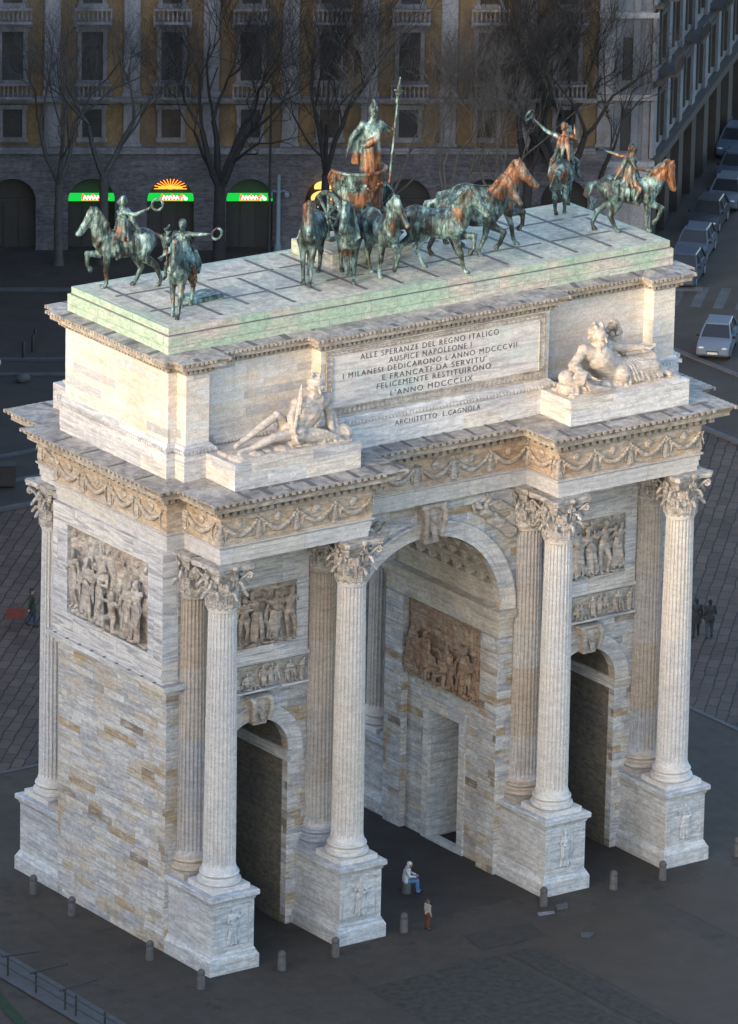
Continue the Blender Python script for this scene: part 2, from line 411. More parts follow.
def head(mb, c, k, face=(0,-1,0), up=(0,0,1), hair=.0, beard=False, helmet=False, bun=False):
    c = V(c); f = V(face).normalized(); u = V(up); u = (u - f*u.dot(f)).normalized(); s = f.cross(u)
    R = Matrix((s, f, u)).transposed()
    P = lambda a, b, d: c + (s*a + f*b + u*d)*k
    mb.ell(P(0,-.01,.015), (.077*k, .096*k, .105*k), R, 14, 10)
    mb.ell(P(0,.03,-.06), (.055*k, .06*k, .06*k), R, 10, 8)
    mb.cap(P(0,.088,.02), .012*k, P(0,.112,-.022), .017*k, 6)          # nose
    mb.ell(P(0,.085,-.062), (.026*k, .012*k, .010*k), R, 8, 6)         # mouth
    mb.cap(P(-.05,.075,.036), .014*k, P(.05,.075,.036), .014*k, 6)     # brow
    for q in (-1,1):
        mb.ell(P(q*.03,.083,.012), .012*k, None, 6, 5); mb.ell(P(q*.08,-.005,0), (.014*k,.024*k,.034*k), R, 6, 5)
    if hair:
        mb.ell(P(0,-.03,.04), (.09*k, .1*k, .095*k), R, 12, 8)
        rs = random.Random(3)
        for i in range(60):
            a = rs.uniform(0, 2*pi); z = rs.uniform(-.06,.13); q_ = sqrt(max(.1,1-(z/.15)**2))
            mb.ell(P(.088*cos(a)*q_, -.03+.1*sin(a)*q_*(1 if sin(a)<0 else .6), z+.02), .021*k, None, 6, 5)
    if beard:
        for i in range(9):
            x = -.05+.0125*i
            mb.cap(P(x,.06,-.08), .02*k, P(x*.7,.085,-.2-.03*cos(i)), .016*k, 6)
    if helmet:
        mb.ell(P(0,-.02,.06), (.098*k,.12*k,.09*k), R, 12, 8)
        for i in range(8):
            a = -.5+i*.36; mb.cap(P(0,-.04+.13*cos(a+.9), .08+.12*sin(a+.9)), .025*k, P(0,-.04+.15*cos(a+1.2), .08+.15*sin(a+1.2)), .028*k, 6)
    if bun: mb.ell(P(0,-.1,.06), .045*k, None, 8, 6)

DEF = dict(pelvis=(0,0,.96), waist=(0,0,1.10), chest=(0,0,1.31), neck=(0,0,1.5), head=(0,-.015,1.64),
   hipL=(-.1,0,.92), kneeL=(-.11,-.02,.5), ankL=(-.11,.03,.08), toeL=(-.125,-.14,.03),
   hipR=(.1,0,.92), kneeR=(.11,-.02,.5), ankR=(.11,.03,.08), toeR=(.125,-.14,.03),
   shL=(-.19,0,1.43), elL=(-.24,.02,1.13), haL=(-.25,-.06,.88), shR=(.19,0,1.43), elR=(.24,.02,1.13), haR=(.25,-.06,.88))
def fig(mb, J=None, k=1., fem=False, face=(0,-1,0), up=(0,0,1), hands=True, hair=True, beard=False, helmet=False, thick=1., only=None, hd=True, hk=1., tt=1., ta=1.):
    j = {n: V(p) for n, p in DEF.items()}
    if J: j.update({n: V(p) for n, p in J.items()})
    t = thick*k
    fwd = V(face)
    ax = (j['chest']-j['waist']).normalized(); side = (j['shR']-j['shL']).normalized(); fr = side.cross(ax)
    R = Matrix((side, ax.cross(side), ax)).transposed()
    def on(p): return only is None or p in only
    if on('torso'):
        t = thick*k*tt
        mb.ell(j['chest'], (.165*t, .115*t, .19*k), R)
        mb.cap(j['pelvis'], .135*t, j['waist'], .118*t); mb.cap(j['waist'], .118*t, j['chest'], .135*t)
        mb.cap(j['chest'], .12*t, j['neck']-ax*.05*k, .07*t)
        mb.cap(j['shL'], .062*t, j['chest'], .1*t); mb.cap(j['shR'], .062*t, j['chest'], .1*t)
        mb.cap(j['hipL'], .105*t, j['hipR'], .105*t)
        fc = V(fwd)
        for q in (-1,1):
            mb.ell(j['chest'] + side*q*.075*k + ax*.06*k + fc*(.085 if not fem else .1)*k, (.07*k if not fem else .06*k,.045*k,.05*k), R, 8, 6)
        if tt > 1.3:
            for q in (-1,1):
                for z in (-.02,-.1,-.18): mb.ell(j['chest'].lerp(j['waist'], .35-z*3) + side*q*.045*k*tt + fc*.105*k*tt, (.042*k*tt,.03*k*tt,.036*k*tt), R, 8, 6)
                mb.cap(j['chest']+side*q*.13*k*tt+fc*.05*k, .035*k*tt, j['waist']+side*q*.1*k*tt+fc*.06*k, .03*k*tt, 8)
    if on('legs'):
        t = thick*k
        for q in 'LR':
            mb.cap(j['hip'+q], .1*t, j['knee'+q], .062*t); mb.ell(j['knee'+q], .064*t)
            kn = V(j['knee'+q]); an = V(j['ank'+q]); md = kn.lerp(an, .35)
            mb.cap(kn, .058*t, md, .062*t); mb.cap(md, .062*t, an, .04*t)
            mb.cap(an, .042*t, j['toe'+q], .034*t); mb.ell(an, .045*t)
    if on('arms'):
        t = thick*k*ta
        for q in 'LR':
            mb.ell(j['sh'+q], .07*t); mb.cap(j['sh'+q], .06*t, j['el'+q], .046*t); mb.cap(j['el'+q], .047*t, j['ha'+q], .032*t)
    if hands and on('hands'):
        for q, sg in (('L',-1),('R',1)):
            d = (j['ha'+q]-j['el'+q]).normalized(); hand(mb, j['ha'+q], d, fwd*-1 if abs(d.dot(fwd)) < .9 else side*-sg, k*max(1,hk*.95))
    t = thick*k*max(1, tt*.85)
    if hd and on('head'):
        mb.cap(j['neck']-ax*.06*k, .06*t, j['head'], .055*t)
        head(mb, j['head'], k*hk, face, up, hair=1 if hair else 0, beard=beard, helmet=helmet)
    return j
def place(mb, start, R=None, loc=(0,0,0), sc=1.):
    """move everything added since index start"""
    R = R or Matrix.Identity(3); L = V(loc)
    if not hasattr(sc, '__len__'): sc = (sc,sc,sc)
    for i in range(start, len(mb.v)):
        p = mb.v[i]; q = R @ V((p[0]*sc[0], p[1]*sc[1], p[2]*sc[2])) + L; mb.v[i] = tuple(q)

def robe(mb, top, bottom, w0, w1, n, r, rs, y=-.06, sway=.05):
    """folds falling from a line near top to a line near bottom (figure local)"""
    for i in range(n):
        s = (i/(n-1)-.5)*2; a = V((top[0]+s*w0, top[1]+y*(1-abs(s)), top[2]))
        b = V((bottom[0]+s*w1+rs.uniform(-sway,sway), bottom[1]+y*1.3*(1-abs(s)*.7)+rs.uniform(-.03,.03), bottom[2]+rs.uniform(0,.05)))
        m = a.lerp(b, .5) + V((rs.uniform(-sway,sway)*.6, rs.uniform(-.02,.02), 0))
        mb.chain([a, m, b], [r*.8, r, r*1.15], 8)

def crowd(wd, ht, n, seed, depth=.5, curtain=False, seated=None):
    """figures in high relief, overlapping in ranks; local: x right, -y outwards, z up from panel centre"""
    rs = random.Random(seed); mb = MB()
    rows = [(.62, .30, n, -.02, .0), (.66, .03, n-1, -.3, .12)]
    if curtain: rows = [(.60, .02, n, -.22, .1)]
    elif ht < 1.2: rows = [(.92, .02, n, -.2, .15)]
    elif ht < 3: rows = [(.84, .03, n, -.2, .15)]
    for hh, lf, cnt, yb, low in rows:
        for i in range(cnt):
            x = -wd/2 + wd*(i+.5+rs.uniform(-.18,.18))/cnt
            lift = ht*(lf+rs.uniform(0,.07)); k = ht*hh/1.75*rs.uniform(.92,1.08)
            J = {}; m_ = rs.random()
            if m_ < low:        # kneeling or seated
                J = {q: tuple(V(p)-V((0,0,.42))) for q, p in DEF.items()}
                J['kneeL'] = (-.16,-.36,.5); J['ankL'] = (-.17,-.3,.08); J['toeL'] = (-.17,-.44,.03); J['kneeR'] = (.2,-.2,.1); J['ankR'] = (.35,.05,.08); J['toeR'] = (.45,.1,.04)
                lift = ht*.015; dz = -.42
            else: dz = 0
            if lift + 1.8*k > ht*.985: k = (ht*.985-lift)/1.8
            tw = rs.uniform(-.2,.2); R_ = V((0,0,dz))
            J['chest'] = V((tw*.5,-.05,1.31))+R_; J['neck'] = V((tw*.8,-.05,1.5))+R_; J['head'] = V((tw+rs.uniform(-.06,.06),-.12,1.62))+R_
            J['shL'] = V((-.19+tw*.7,-.02,1.42))+R_; J['shR'] = V((.19+tw*.7,-.02,1.42))+R_
            for q, s in (('L',-1),('R',1)):
                g = rs.random()
                if g < .4: J['el'+q] = V((s*.4+tw,-.14,1.3+rs.uniform(-.1,.15)))+R_; J['ha'+q] = V((s*.5+tw*1.5,-.22,1.5+rs.uniform(-.3,.25)))+R_
                elif g < .75: J['el'+q] = V((s*.3+tw*.5,-.08,1.14))+R_; J['ha'+q] = V((s*.04+tw,-.26,1.18+rs.uniform(-.1,.12)))+R_
                else: J['el'+q] = V((s*.28+tw*.5,0,1.13))+R_; J['ha'+q] = V((s*.3,-.08,.86))+R_
            if not dz: J['kneeR'] = (.15,-.1-rs.uniform(0,.14),.5); J['kneeL'] = (-.13,-.02,.5); J['ankR'] = (.15,.02,.08)
            st = len(mb.v); fig(mb, J, 1., face=(rs.uniform(-1,1),-1,0), hands=False, hair=True, thick=1.2, hk=1.12)
            if rs.random() < .7 and not dz:
                robe(mb, (0,-.03,1.0), (rs.uniform(-.1,.1),-.03,.06), .15, .26, 7, .042, rs, -.1, .07)
            if rs.random() < .65:
                o = V((0,0,dz)); mb.chain([V((-.22+tw,-.1,1.42))+o,V((0+tw*.5,-.2,1.2))+o,V((.22,-.12,.95))+o], [.045,.055,.045], 8); mb.chain([V((-.2+tw,-.08,1.34))+o,V((.02+tw*.5,-.19,1.1))+o,V((.2,-.12,.85))+o], [.04,.05,.045], 8)
                for q in range(3): mb.chain([V((-.22+tw,.0,1.4))+o,V((-.34-.04*q,-.02,1.0))+o,V((-.3-.07*q,-.04,.45+.1*q))+o], [.045,.045,.035], 8)
            place(mb, st, Matrix.Rotation(rs.uniform(-.12,.12), 3, 'Y'), (x, yb*k*depth, -ht/2+lift), (k, k*depth, k))
    if ht > 2:
        for i in range(7):     # spears, branches and standards over the heads
            x = rs.uniform(-wd*.45, wd*.45); d = rs.uniform(-.3,.3); mb.cap((x,-.03,0), .03, (x+d,-.05,ht*.48), .03, 6)
            if i % 2: mb.ell((x+d,-.06,ht*.43), (.13,.08,.1), None, 8, 6)
        for i in range(40):
            mb.ell((rs.uniform(-wd/2,wd/2), .03, rs.uniform(-.1,.5)*ht), (rs.uniform(.08,.3), .1, rs.uniform(.05,.16)), Matrix.Rotation(rs.uniform(-.8,.8), 3, 'Y'), 8, 6)
    for i in range(int(wd*5)):      # ground rocks
        x = rs.uniform(-wd/2, wd/2); mb.ell((x, -.05, -ht/2+.04*ht*rs.random()), (ht*(.05+.04*rs.random()), .2, ht*(.03+.02*rs.random())), None, 8, 6)
    if curtain:
        for i in range(4):
            x0 = -wd/2 + wd*i/4; x1 = x0 + wd/4
            for q in range(6):
                z = ht*.47 - q*.09; sag = .12 + q*.07
                mb.chain([(x0+(x1-x0)*t/6, .02, z - sag*sin(pi*t/6)) for t in range(7)], [.028]*7, 6)
            mb.chain([(x0,.02,ht*.48),(x0+.03,.02,ht*.12),(x0,.02,-ht*.1)], [.05,.045,.04], 6)
    mb.box(-wd/2, wd/2, 0, .2, -ht/2, ht/2)
    for i, p in enumerate(mb.v):
        mb.v[i] = (max(-wd/2+.0, min(wd/2, p[0])), p[1], max(-ht/2, min(ht/2, p[2])))
    return mb

# ------------------------------------------------------------------ the arch
A = empty('triumphal_arch', 'great white marble triumphal arch with fluted columns and bronze horses on top', 'arch', (0,0,0))
TOP = 16.34; WF = 3.8; SX = 7.94; SR = 1.55; SZ = 7.25; MR = 3.65; MZ = 11.2

def arch_block(mb, cx, R, zs, x0, x1, ztop, y0, y1, n=36):
    pts = [(cx - R*cos(pi*i/n), zs + R*sin(pi*i/n)) for i in range(n+1)]
    if x0 < cx-R-1e-4: mb.box(x0, cx-R, y0, y1, zs, ztop)
    if x1 > cx+R+1e-4: mb.box(cx+R, x1, y0, y1, zs, ztop)
    vs = []
    for x, z in pts: vs += [(x,y0,z),(x,y0,ztop),(x,y1,z),(x,y1,ztop)]
    fs = []
    for i in range(n):
        a = 4*i; b = a+4
        fs += [(a,b,b+1,a+1), (a+2,a+3,b+3,b+2), (a,a+2,b+2,b), (a+1,b+1,b+3,a+3)]
    mb.add(vs, fs)

for s in (-1,1):
    lo = lambda a, b: (min(s*a,s*b), max(s*a,s*b))
    p = MB(); x0, x1 = lo(12.08, SX+SR); p.box(x0, x1, -WF, WF, 0, TOP)
    p.build('outer_pier', M['wall_low'], A, 0)
    p = MB()
    x0, x1 = lo(SX-SR, MR)
    p.box(x0, x1, -WF, -3.45, 0, TOP); p.box(x0, x1, 3.45, WF, 0, TOP)
    p.box(x0, x1, -3.45, -2.65, 0, MZ); p.box(x0, x1, 2.65, 3.45, 0, MZ)
    x0, x1 = lo(SX-SR, MR+.28)
    p.box(x0, x1, -2.65, -1.05, 0, MZ); p.box(x0, x1, 1.05, 2.65, 0, MZ); p.box(x0, x1, -1.05, 1.05, 5.55, MZ)
    x0, x1 = lo(SX-SR, 4.2); p.box(x0, x1, -3.45, 3.45, MZ, TOP)
    p.build('inner_pier', M['wall_low'], A, 0)
    p = MB(); arch_block(p, s*SX, SR, SZ, s*SX-SR, s*SX+SR, TOP, -WF, WF, 28)
    p.build('side_arch_wall', M['wall_low'], A, 20)
    # door frame in the passage
    p = MB(); xw = s*(MR+.28); xo = xw - s*.09
    for y0, y1, z0, z1 in ((-1.42,-1.04,0.,5.92),(1.04,1.42,0.,5.92),(-1.04,1.04,5.54,5.92)):
        p.box(min(xw,xo)-.001, max(xw,xo)+.3, y0, y1, z0, z1)
    p.box(min(xw,xo-s*.05), max(xw,xo-s*.05), -1.5, 1.5, 5.92, 6.04)
    p.box(min(xw+s*.4,xo-s*.02), max(xw+s*.4,xo-s*.02), -1.03, 1.03, 0, .1)
    p.build('passage_door_frame', M['smooth'], A, 0)
    for e in (-1,1):
        p = MB(); x0, x1 = lo(4.32, MR-.035); y0, y1 = sorted((e*(WF+.035), e*2.66)); p.box(x0+.03, x1-.03, y0+.03, y1-.03, 0, 10.0)
        for i in range(15): p.box(x0, x1, y0, y1, .25+.65*i, .25+.65*i+.6)
        p.build('quoin', M['wall_low'], A, 0)
    # main impost
    p = MB()
    for z0, z1, q in ((10.02,10.14,.05),(10.14,10.62,.03),(10.62,10.76,.1),(10.76,10.88,.16),(10.88,11.12,.28),(11.12,11.192,.31)):
        x0, x1 = lo(4.3, MR-q); p.box(x0, x1, -WF-q, WF+q, z0, z1)
    p.build('impost', M['cream'], A, 0)
    p = MB()
    for z0, z1, q in ((6.75,6.86,.05),(6.86,7.05,.03),(7.05,7.14,.1),(7.14,7.243,.16)):
        for e in (-1,1):
            a = s*SX + e*(SR-q*.8); b = s*SX + e*(SR+.72); p.box(min(a,b), max(a,b), -WF-q, WF+q, z0, z1)
    p.build('impost', M['smooth'], A, 0)
    # side wall middle cornice, band and frame of the big relief
    p = MB()
    for z0, z1, q in ((10.5,10.62,.1),(10.62,10.72,.16),(10.72,10.8,.22),(10.8,11.0,.39)):
        x0, x1 = lo(12.08+q, 11.45); p.box(x0, x1, -WF-q, WF+q, z0, z1)
    for i in range(9):
        y = -3.5+.88*i; x0, x1 = lo(12.46, 12.09); p.box(x0, x1, y, y+.12, 11.0, 11.022, 1)
    p.build('string_course', [M['smooth'], M['lead']], A, 0)
    p = MB(); x0, x1 = lo(12.11, 12.0); p.box(x0, x1, -WF-.02, WF+.02, 9.98, 10.5)
    x0, x1 = lo(12.105, 12.0)
    p.build('dado_band', M['wall_low'], A, 0)
    p = MB(); x0, x1 = lo(12.34, 12.0)
    p.box(x0, x1, -WF-.06, -2.84, 11.0, TOP); p.box(x0, x1, 2.84, WF+.06, 11.0, TOP)
    p.box(x0, x1, -2.84, 2.84, 11.0, 12.03); p.box(x0, x1, -2.84, 2.84, 15.63, TOP)
    x0, x1 = lo(12.0, 11.62); p.box(x0, x1, -WF-.06, -WF+.1, 11.0, TOP); p.box(x0, x1, WF-.1, WF+.06, 11.0, TOP)
    p.build('relief_frame', M['white'], A, 0)

for y0, y1 in ((-WF,-3.45),(3.45,WF)):
    p = MB(); arch_block(p, 0, MR, MZ, -MR, MR, TOP, y0, y1); p.build('main_arch_wall', M['wall_low'], A, 20)
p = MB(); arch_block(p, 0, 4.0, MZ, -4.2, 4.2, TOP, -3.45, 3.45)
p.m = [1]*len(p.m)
def arc_rib(mb, r0, r1, y0, y1, a0, a1, n=28):
    vs = []; fs = []
    for i in range(n+1):
        a = a0+(a1-a0)*i/n
        for r, y in ((r0,y0),(r0,y1),(r1,y1),(r1,y0)): vs.append((r*cos(a), y, MZ+r*sin(a)))
    for i in range(n):
        for q in range(4): fs.append((4*i+q, 4*i+(q+1)%4, 4*i+4+(q+1)%4, 4*i+4+q))
    fs += [(0,1,2,3),(4*n+3,4*n+2,4*n+1,4*n)]
    mb.add(vs, fs)
a0, a1 = radians(12), radians(168)
arc_rib(p, 3.8, 4.02, -3.44, 3.44, 0, a0, 10); arc_rib(p, 3.8, 4.02, -3.44, 3.44, a1, pi, 10)
for i in range(9): arc_rib(p, 3.74, 4.02, -3.33+.8325*i-.115, -3.33+.8325*i+.115, a0, a1)
for i in range(15):
    a = a0+(a1-a0)*i/14; arc_rib(p, 3.745, 4.015, -3.43, 3.43, a-.028, a+.028, 2)
for i in range(14):
    a = a0+(a1-a0)*(i+.5)/14
    for q in range(8):
        y = -2.914+.8325*q; R = Matrix(((-sin(a),0,cos(a)),(0,1,0),(cos(a),0,sin(a)))).transposed()
        p.ell((3.95*cos(a), y, MZ+3.95*sin(a)), (.15,.2,.1), Matrix(((-sin(a),0,cos(a)),(0,1,0),(cos(a),0,sin(a)))).transposed(), 8, 6)
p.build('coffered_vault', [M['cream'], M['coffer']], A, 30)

def archivolt(cx, zs, R, w, pr, y, sg, name, mat, n=40):
    prof = [(0,-.02),(0,.5),(.28,.5),(.28,.72),(.55,.72),(.55,.85),(.8,1.05),(.9,1.25),(1,1.2),(1,-.02)]
    vs = []; fs = []; mb = MB(); m = len(prof)
    for i in range(n+1):
        a = pi*i/n
        for r, q in prof: vs.append((cx+(R+r*w)*cos(a), y+sg*q*pr, zs+(R+r*w)*sin(a)))
    for i in range(n):
        for k in range(m-1):
            f = (i*m+k, i*m+k+1, (i+1)*m+k+1, (i+1)*m+k); fs.append(f if sg > 0 else f[::-1])
    mb.add(vs, fs); return mb.build(name, mat, A, 25)
for sg in (-1,1):
    archivolt(0, MZ, MR+.001, .66, .2, sg*WF, sg, 'archivolt', M['smooth'])
    for s in (-1,1): archivolt(s*SX, SZ, SR+.001, .62, .14, sg*WF, sg, 'archivolt', M['smooth'], 28)

# keystones: scrolled console with a carved head
def keystone(w, h, d, cx, zc, y):
    mb = MB(); mb.hexa([(-w*.38,-d*.75,-h/2),(w*.38,-d*.75,-h/2),(w*.38,.1,-h/2),(-w*.38,.1,-h/2),(-w*.55,-d,h/2),(w*.55,-d,h/2),(w*.55,.1,h/2),(-w*.55,.1,h/2)])
    st = len(mb.v); head(mb, (0,0,0), 1, hair=1, beard=True); place(mb, st, None, (0,-d*.7,h*.12), (w*2.7,w*3.0,h*2.0))
    for q in (-1,1):
        mb.tube([(q*w*.42,-d*.9,h*.45),(q*w*.5,-d*1.25,h*.36),(q*w*.48,-d*1.3,h*.1),(q*w*.42,-d*1.0,-h*.3)], [w*.14]*4, 8)
    mb.box(-w*.66, w*.66, -d*1.15, .1, h*.44, h*.54)
    me = remesh(mb, 'keystone', M['carve'], max(.035, w*.045), 2)
    o = link('keystone', me, A, (cx, y, zc)); return o
k0 = keystone(.9, 1.6, .5, 0, 15.45, -WF); o = dup(k0, A, (0, WF, 15.42), pi)
k1 = keystone(.85, 1.15, .42, -SX, 9.25, -WF)
dup(k1, A, (SX, -WF, 9.25), 0)
for s in (-1,1): dup(k1, A, (s*SX, WF, 9.25), pi)

# spandrel victories
def spandrel():
    mb = MB(); rs = random.Random(5)
    J = dict(pelvis=(0,0,0), waist=(.02,-.02,.15), chest=(.03,-.03,.36), neck=(.04,-.03,.55), head=(.02,-.08,.69), hipL=(-.1,0,-.03), hipR=(.1,0,-.03),
      kneeL=(-.1,-.08,-.45), ankL=(-.06,0,-.85), toeL=(-.05,-.05,-1.0), kneeR=(.12,-.12,-.4), ankR=(.2,0,-.78), toeR=(.22,-.04,-.93),
      shL=(-.15,0,.48), elL=(-.22,-.08,.72), haL=(-.08,-.12,.98), shR=(.22,0,.48), elR=(.42,-.08,.5), haR=(.5,-.1,.76))
    fig(mb, J, 1.1, hands=False, thick=1.2, hk=1.15)
    robe(mb, (0,-.04,0), (.07,-.02,-1.05), .13, .24, 7, .045, rs, -.1, .05)
    for i in range(8):       # wing laid back along the body
        mb.chain([(.14,.02,.42),(.34+.035*i,.0,.34-.04*i),(.36+.05*i,.02,-.15-.09*i)], [.07,.08,.05], 6)
    for i in range(5): mb.chain([(.1+.05*i,.0,-.5),(.25+.1*i,-.03,-.75),(.2+.14*i,.0,-1.1+.05*i)], [.05,.06,.03], 6)
    place(mb, 0, Matrix.Rotation(radians(-50), 3, 'Y'), (0,0,0), (1.25,1.1,1.25))
    return remesh(mb, 'spandrel_victory', M['carve'], .035, 2)
sv = spandrel(); svm = sv.copy()
for v in svm.vertices: v.co.x *= -1
svm.flip_normals()
for sg in (-1,1):
    for s in (-1,1):
        o = link('spandrel_victory', sv if s*sg < 0 else svm, A, (s*3.1, sg*(WF+.06), 15.12)); o.rotation_euler = (0,0,0 if sg < 0 else pi)
        # dark red ornament strip above the architrave soffit is part of the frieze
# ------------------------------------------------------------------ columns
def shaft(mat):
    mb = MB(); n = 24; per = [(0,0),(.12,0),(.25,.75),(.5,1),(.75,.75),(.88,0)]
    zs = [3.98, 4.0, 4.12, 4.22, 4.4, 6.5, 8.5, 10.5, 12.5, 13.9, 14.2, 14.32, 14.42, 14.5]
    N = n*6; vs = []; fs = []
    for z in zs:
        t = (z-4)/10.5; r = .635 - .085*max(0, t)**1.6
        if z < 4.15: r += .05*(4.15-z)/.17
        if z > 14.4: r += .03
        fd = 0 if z < 4.2 or z > 14.35 else .075
        for i in range(n):
            for a, d in per:
                th = 2*pi*(i+a)/n; rr = r - fd*d; vs.append((rr*cos(th), rr*sin(th), z))
    for k in range(len(zs)-1):
        for i in range(N):
            j = (i+1)%N; fs.append((k*N+i, k*N+j, (k+1)*N+j, (k+1)*N+i))
    mb.add(vs, fs)
    mb.lathe([(.57,14.48),(.625,14.5),(.65,14.56),(.625,14.62),(.57,14.64)], 32, caps=False)
    return mb.mesh('column', mat, 35)
def colbase(mat):
    mb = MB(); mb.box(-.86,.86,-.86,.86,3.212,3.42)
    mb.lathe([(.8,3.42),(.845,3.45),(.86,3.51),(.845,3.58),(.78,3.61),(.72,3.63),(.69,3.69),(.715,3.74),(.76,3.76),(.785,3.81),(.76,3.87),(.70,3.89),(.69,3.98),(.6,3.985)], 40)
    return mb.mesh('base', mat, 40)
def capital(mat):
    mb = MB(); z0 = 14.63; H = 1.71
    mb.lathe([(.55,z0),(.55,z0+.6),(.58,z0+1.0),(.66,z0+1.3),(.78,z0+1.46),(.8,z0+1.5)], 32)
    def leaf(a, h, r0, w, curl, zb):
        ca, sa = cos(a), sin(a); P = lambda r, x, z: (r*ca - x*sa, r*sa + x*ca, z)
        sp = []
        for k in range(9):
            t = k/8
            if t < .7: sp.append((r0+.05+.1*t*t, zb+h*t/.8))
            else:
                q = (t-.7)/.3*pi*.95; sp.append((r0+.1+curl*(1-cos(q))*.5, zb+h*.88+curl*.5*sin(q)*.8-.28*curl*(1-cos(q))))
        for k in range(8):
            ww = .07+.025*(k < 5); mb.cap(P(sp[k][0],0,sp[k][1]), ww, P(sp[k+1][0],0,sp[k+1][1]), ww*.9, 6)
            if k in (0,2,4,5):
                f = w*(.72-.05*k)
                for s in (-1,1): mb.cap(P(sp[k][0]-.02,s*f*.35,sp[k][1]), .085, P(sp[k+1][0]-.01,s*f,sp[k+1][1]+.02), .065, 8)
    for i in range(8): leaf(2*pi*i/8, .62, .55, .2, .3, z0)
    for i in range(8): leaf(2*pi*(i+.5)/8, 1.08, .55, .19, .32, z0)
    for i in range(4):
        a = pi/4 + i*pi/2
        for q in (-1,1):        # corner scrolls
            pts = []; rad = []
            for k in range(18):
                t = k/17
                if t < .45:
                    u = t/.45; r = .6+.45*u; z = z0+.95+.42*u; b = q*.22*(1-u)
                else:
                    th = (t-.45)/.55*2.6*pi; rr = .15*(1-(t-.45)/.7); r = 1.03+rr*sin(th)*.9; z = z0+1.24+rr*cos(th); b = 0
                pts.append((r*cos(a+b)+q*.03*-sin(a), r*sin(a+b)+q*.03*cos(a), z)); rad.append(.05)
            mb.tube(pts, rad, 6)
        a2 = i*pi/2
        for q in (-1,1):
            pts = []
            for k in range(12):
                t = k/11; th = t*2.2*pi; rr = .1*(1-t*.7)
                pts.append((.78*cos(a2+q*(.16-rr*sin(th)*.9)), .78*sin(a2+q*(.16-rr*sin(th)*.9)), z0+1.22+rr*cos(th)))
            mb.tube(pts, [.035]*12, 6)
        mb.ell((.83*cos(a2), .83*sin(a2), z0+1.6), (.13,.13,.12), None, 8, 6)
        mb.cap((.66*cos(a2), .66*sin(a2), z0+.8), .04, (.8*cos(a2), .8*sin(a2), z0+1.45), .03, 6)
    poly = []
    for i in range(4):
        a = pi/4+i*pi/2; c = V((1.2*cos(a), 1.2*sin(a))); t = V((-sin(a), cos(a)))*.1
        poly += [tuple(c-t), tuple(c+t)]
        a2 = a+pi/4
        for k in (-.6,-.3,0,.3,.6):
            rr = .80+.22*k*k; tt = V((-sin(a2), cos(a2)))*k*.95; q = V((rr*cos(a2), rr*sin(a2)))+tt; poly.append(tuple(q))
    mb.prism(poly, z0+1.5, z0+1.6); mb.prism([(x*1.03,y*1.03) for x,y in poly], z0+1.6, z0+H-.004)
    return mb.mesh('capital', mat, 40)
SH = shaft(M['column']); BA = colbase(M['column']); CA = capital(M['cap'])
SH2 = shaft(M['column_worn']); BA2 = colbase(M['column_worn'])
def column(x, y, worn=False):
    c = link('half_column' if worn else 'column', SH2 if worn else SH, A, (x,y,0))
    link('base', BA2 if worn else BA, c); link('capital', CA, c)
def pedestal_mesh():
    mb = MB(); path = [(-.98,-.98),(.98,-.98),(.98,2.04),(-.98,2.04)]
    mb.sweep(path, [(.16,0),(.16,.55),(.14,.57),(.05,.74),(.03,.8),(0,.82),(0,2.8),(.04,2.84),(.06,2.92),(.13,2.97),(.16,3.0),(.16,3.17),(.12,3.21)], False, True)
    for z0, z1, x0, x1 in ((.95,1.05,-.82,.82),(2.6,2.7,-.82,.82),(1.05,2.6,-.82,-.72),(1.05,2.6,.72,.82)): mb.box(x0, x1, -1.02, -.95, z0, z1)
    return mb.mesh('pedestal', M['pedestal'], 20)
PD = pedestal_mesh()
def ped_relief(seed):
    mb = MB(); rs = random.Random(seed)
    J = dict(elL=(-.34,-.08,1.25), haL=(-.42,-.1,1.5), elR=(.3,-.1,1.15), haR=(.1,-.2,1.05), kneeR=(.14,-.12,.52))
    if seed % 2: J = dict(elR=(.34,-.08,1.25), haR=(.45,-.1,1.6), elL=(-.3,-.1,1.15), haL=(-.1,-.2,1.05), kneeL=(-.14,-.12,.52))
    fig(mb, J, 1., hands=False, thick=1.35, hk=1.15); robe(mb, (0,-.03,1.05), (.03,-.02,.06), .16, .3, 7, .055, rs)
    mb.chain([(.25,.0,1.45),(.4,0,1.0),(.35,0,.4)], [.05,.07,.05]); place(mb, 0, None, (0,-1.0,1.07), (.86,.5,.86))
    return remesh(mb, 'relief_figure', M['pedestal'], .028, 2)
PR = [ped_relief(3), ped_relief(4)]
for sg in (-1,1):
    for i, x in enumerate((-10.93,-4.95,4.95,10.93)):
        column(x, sg*5.85); column(x, sg*3.86, True)
        o = link('pedestal', PD, A, (x, sg*5.85, 0), (0,0,0 if sg < 0 else pi))
        link('relief_figure', PR[i%2], o)

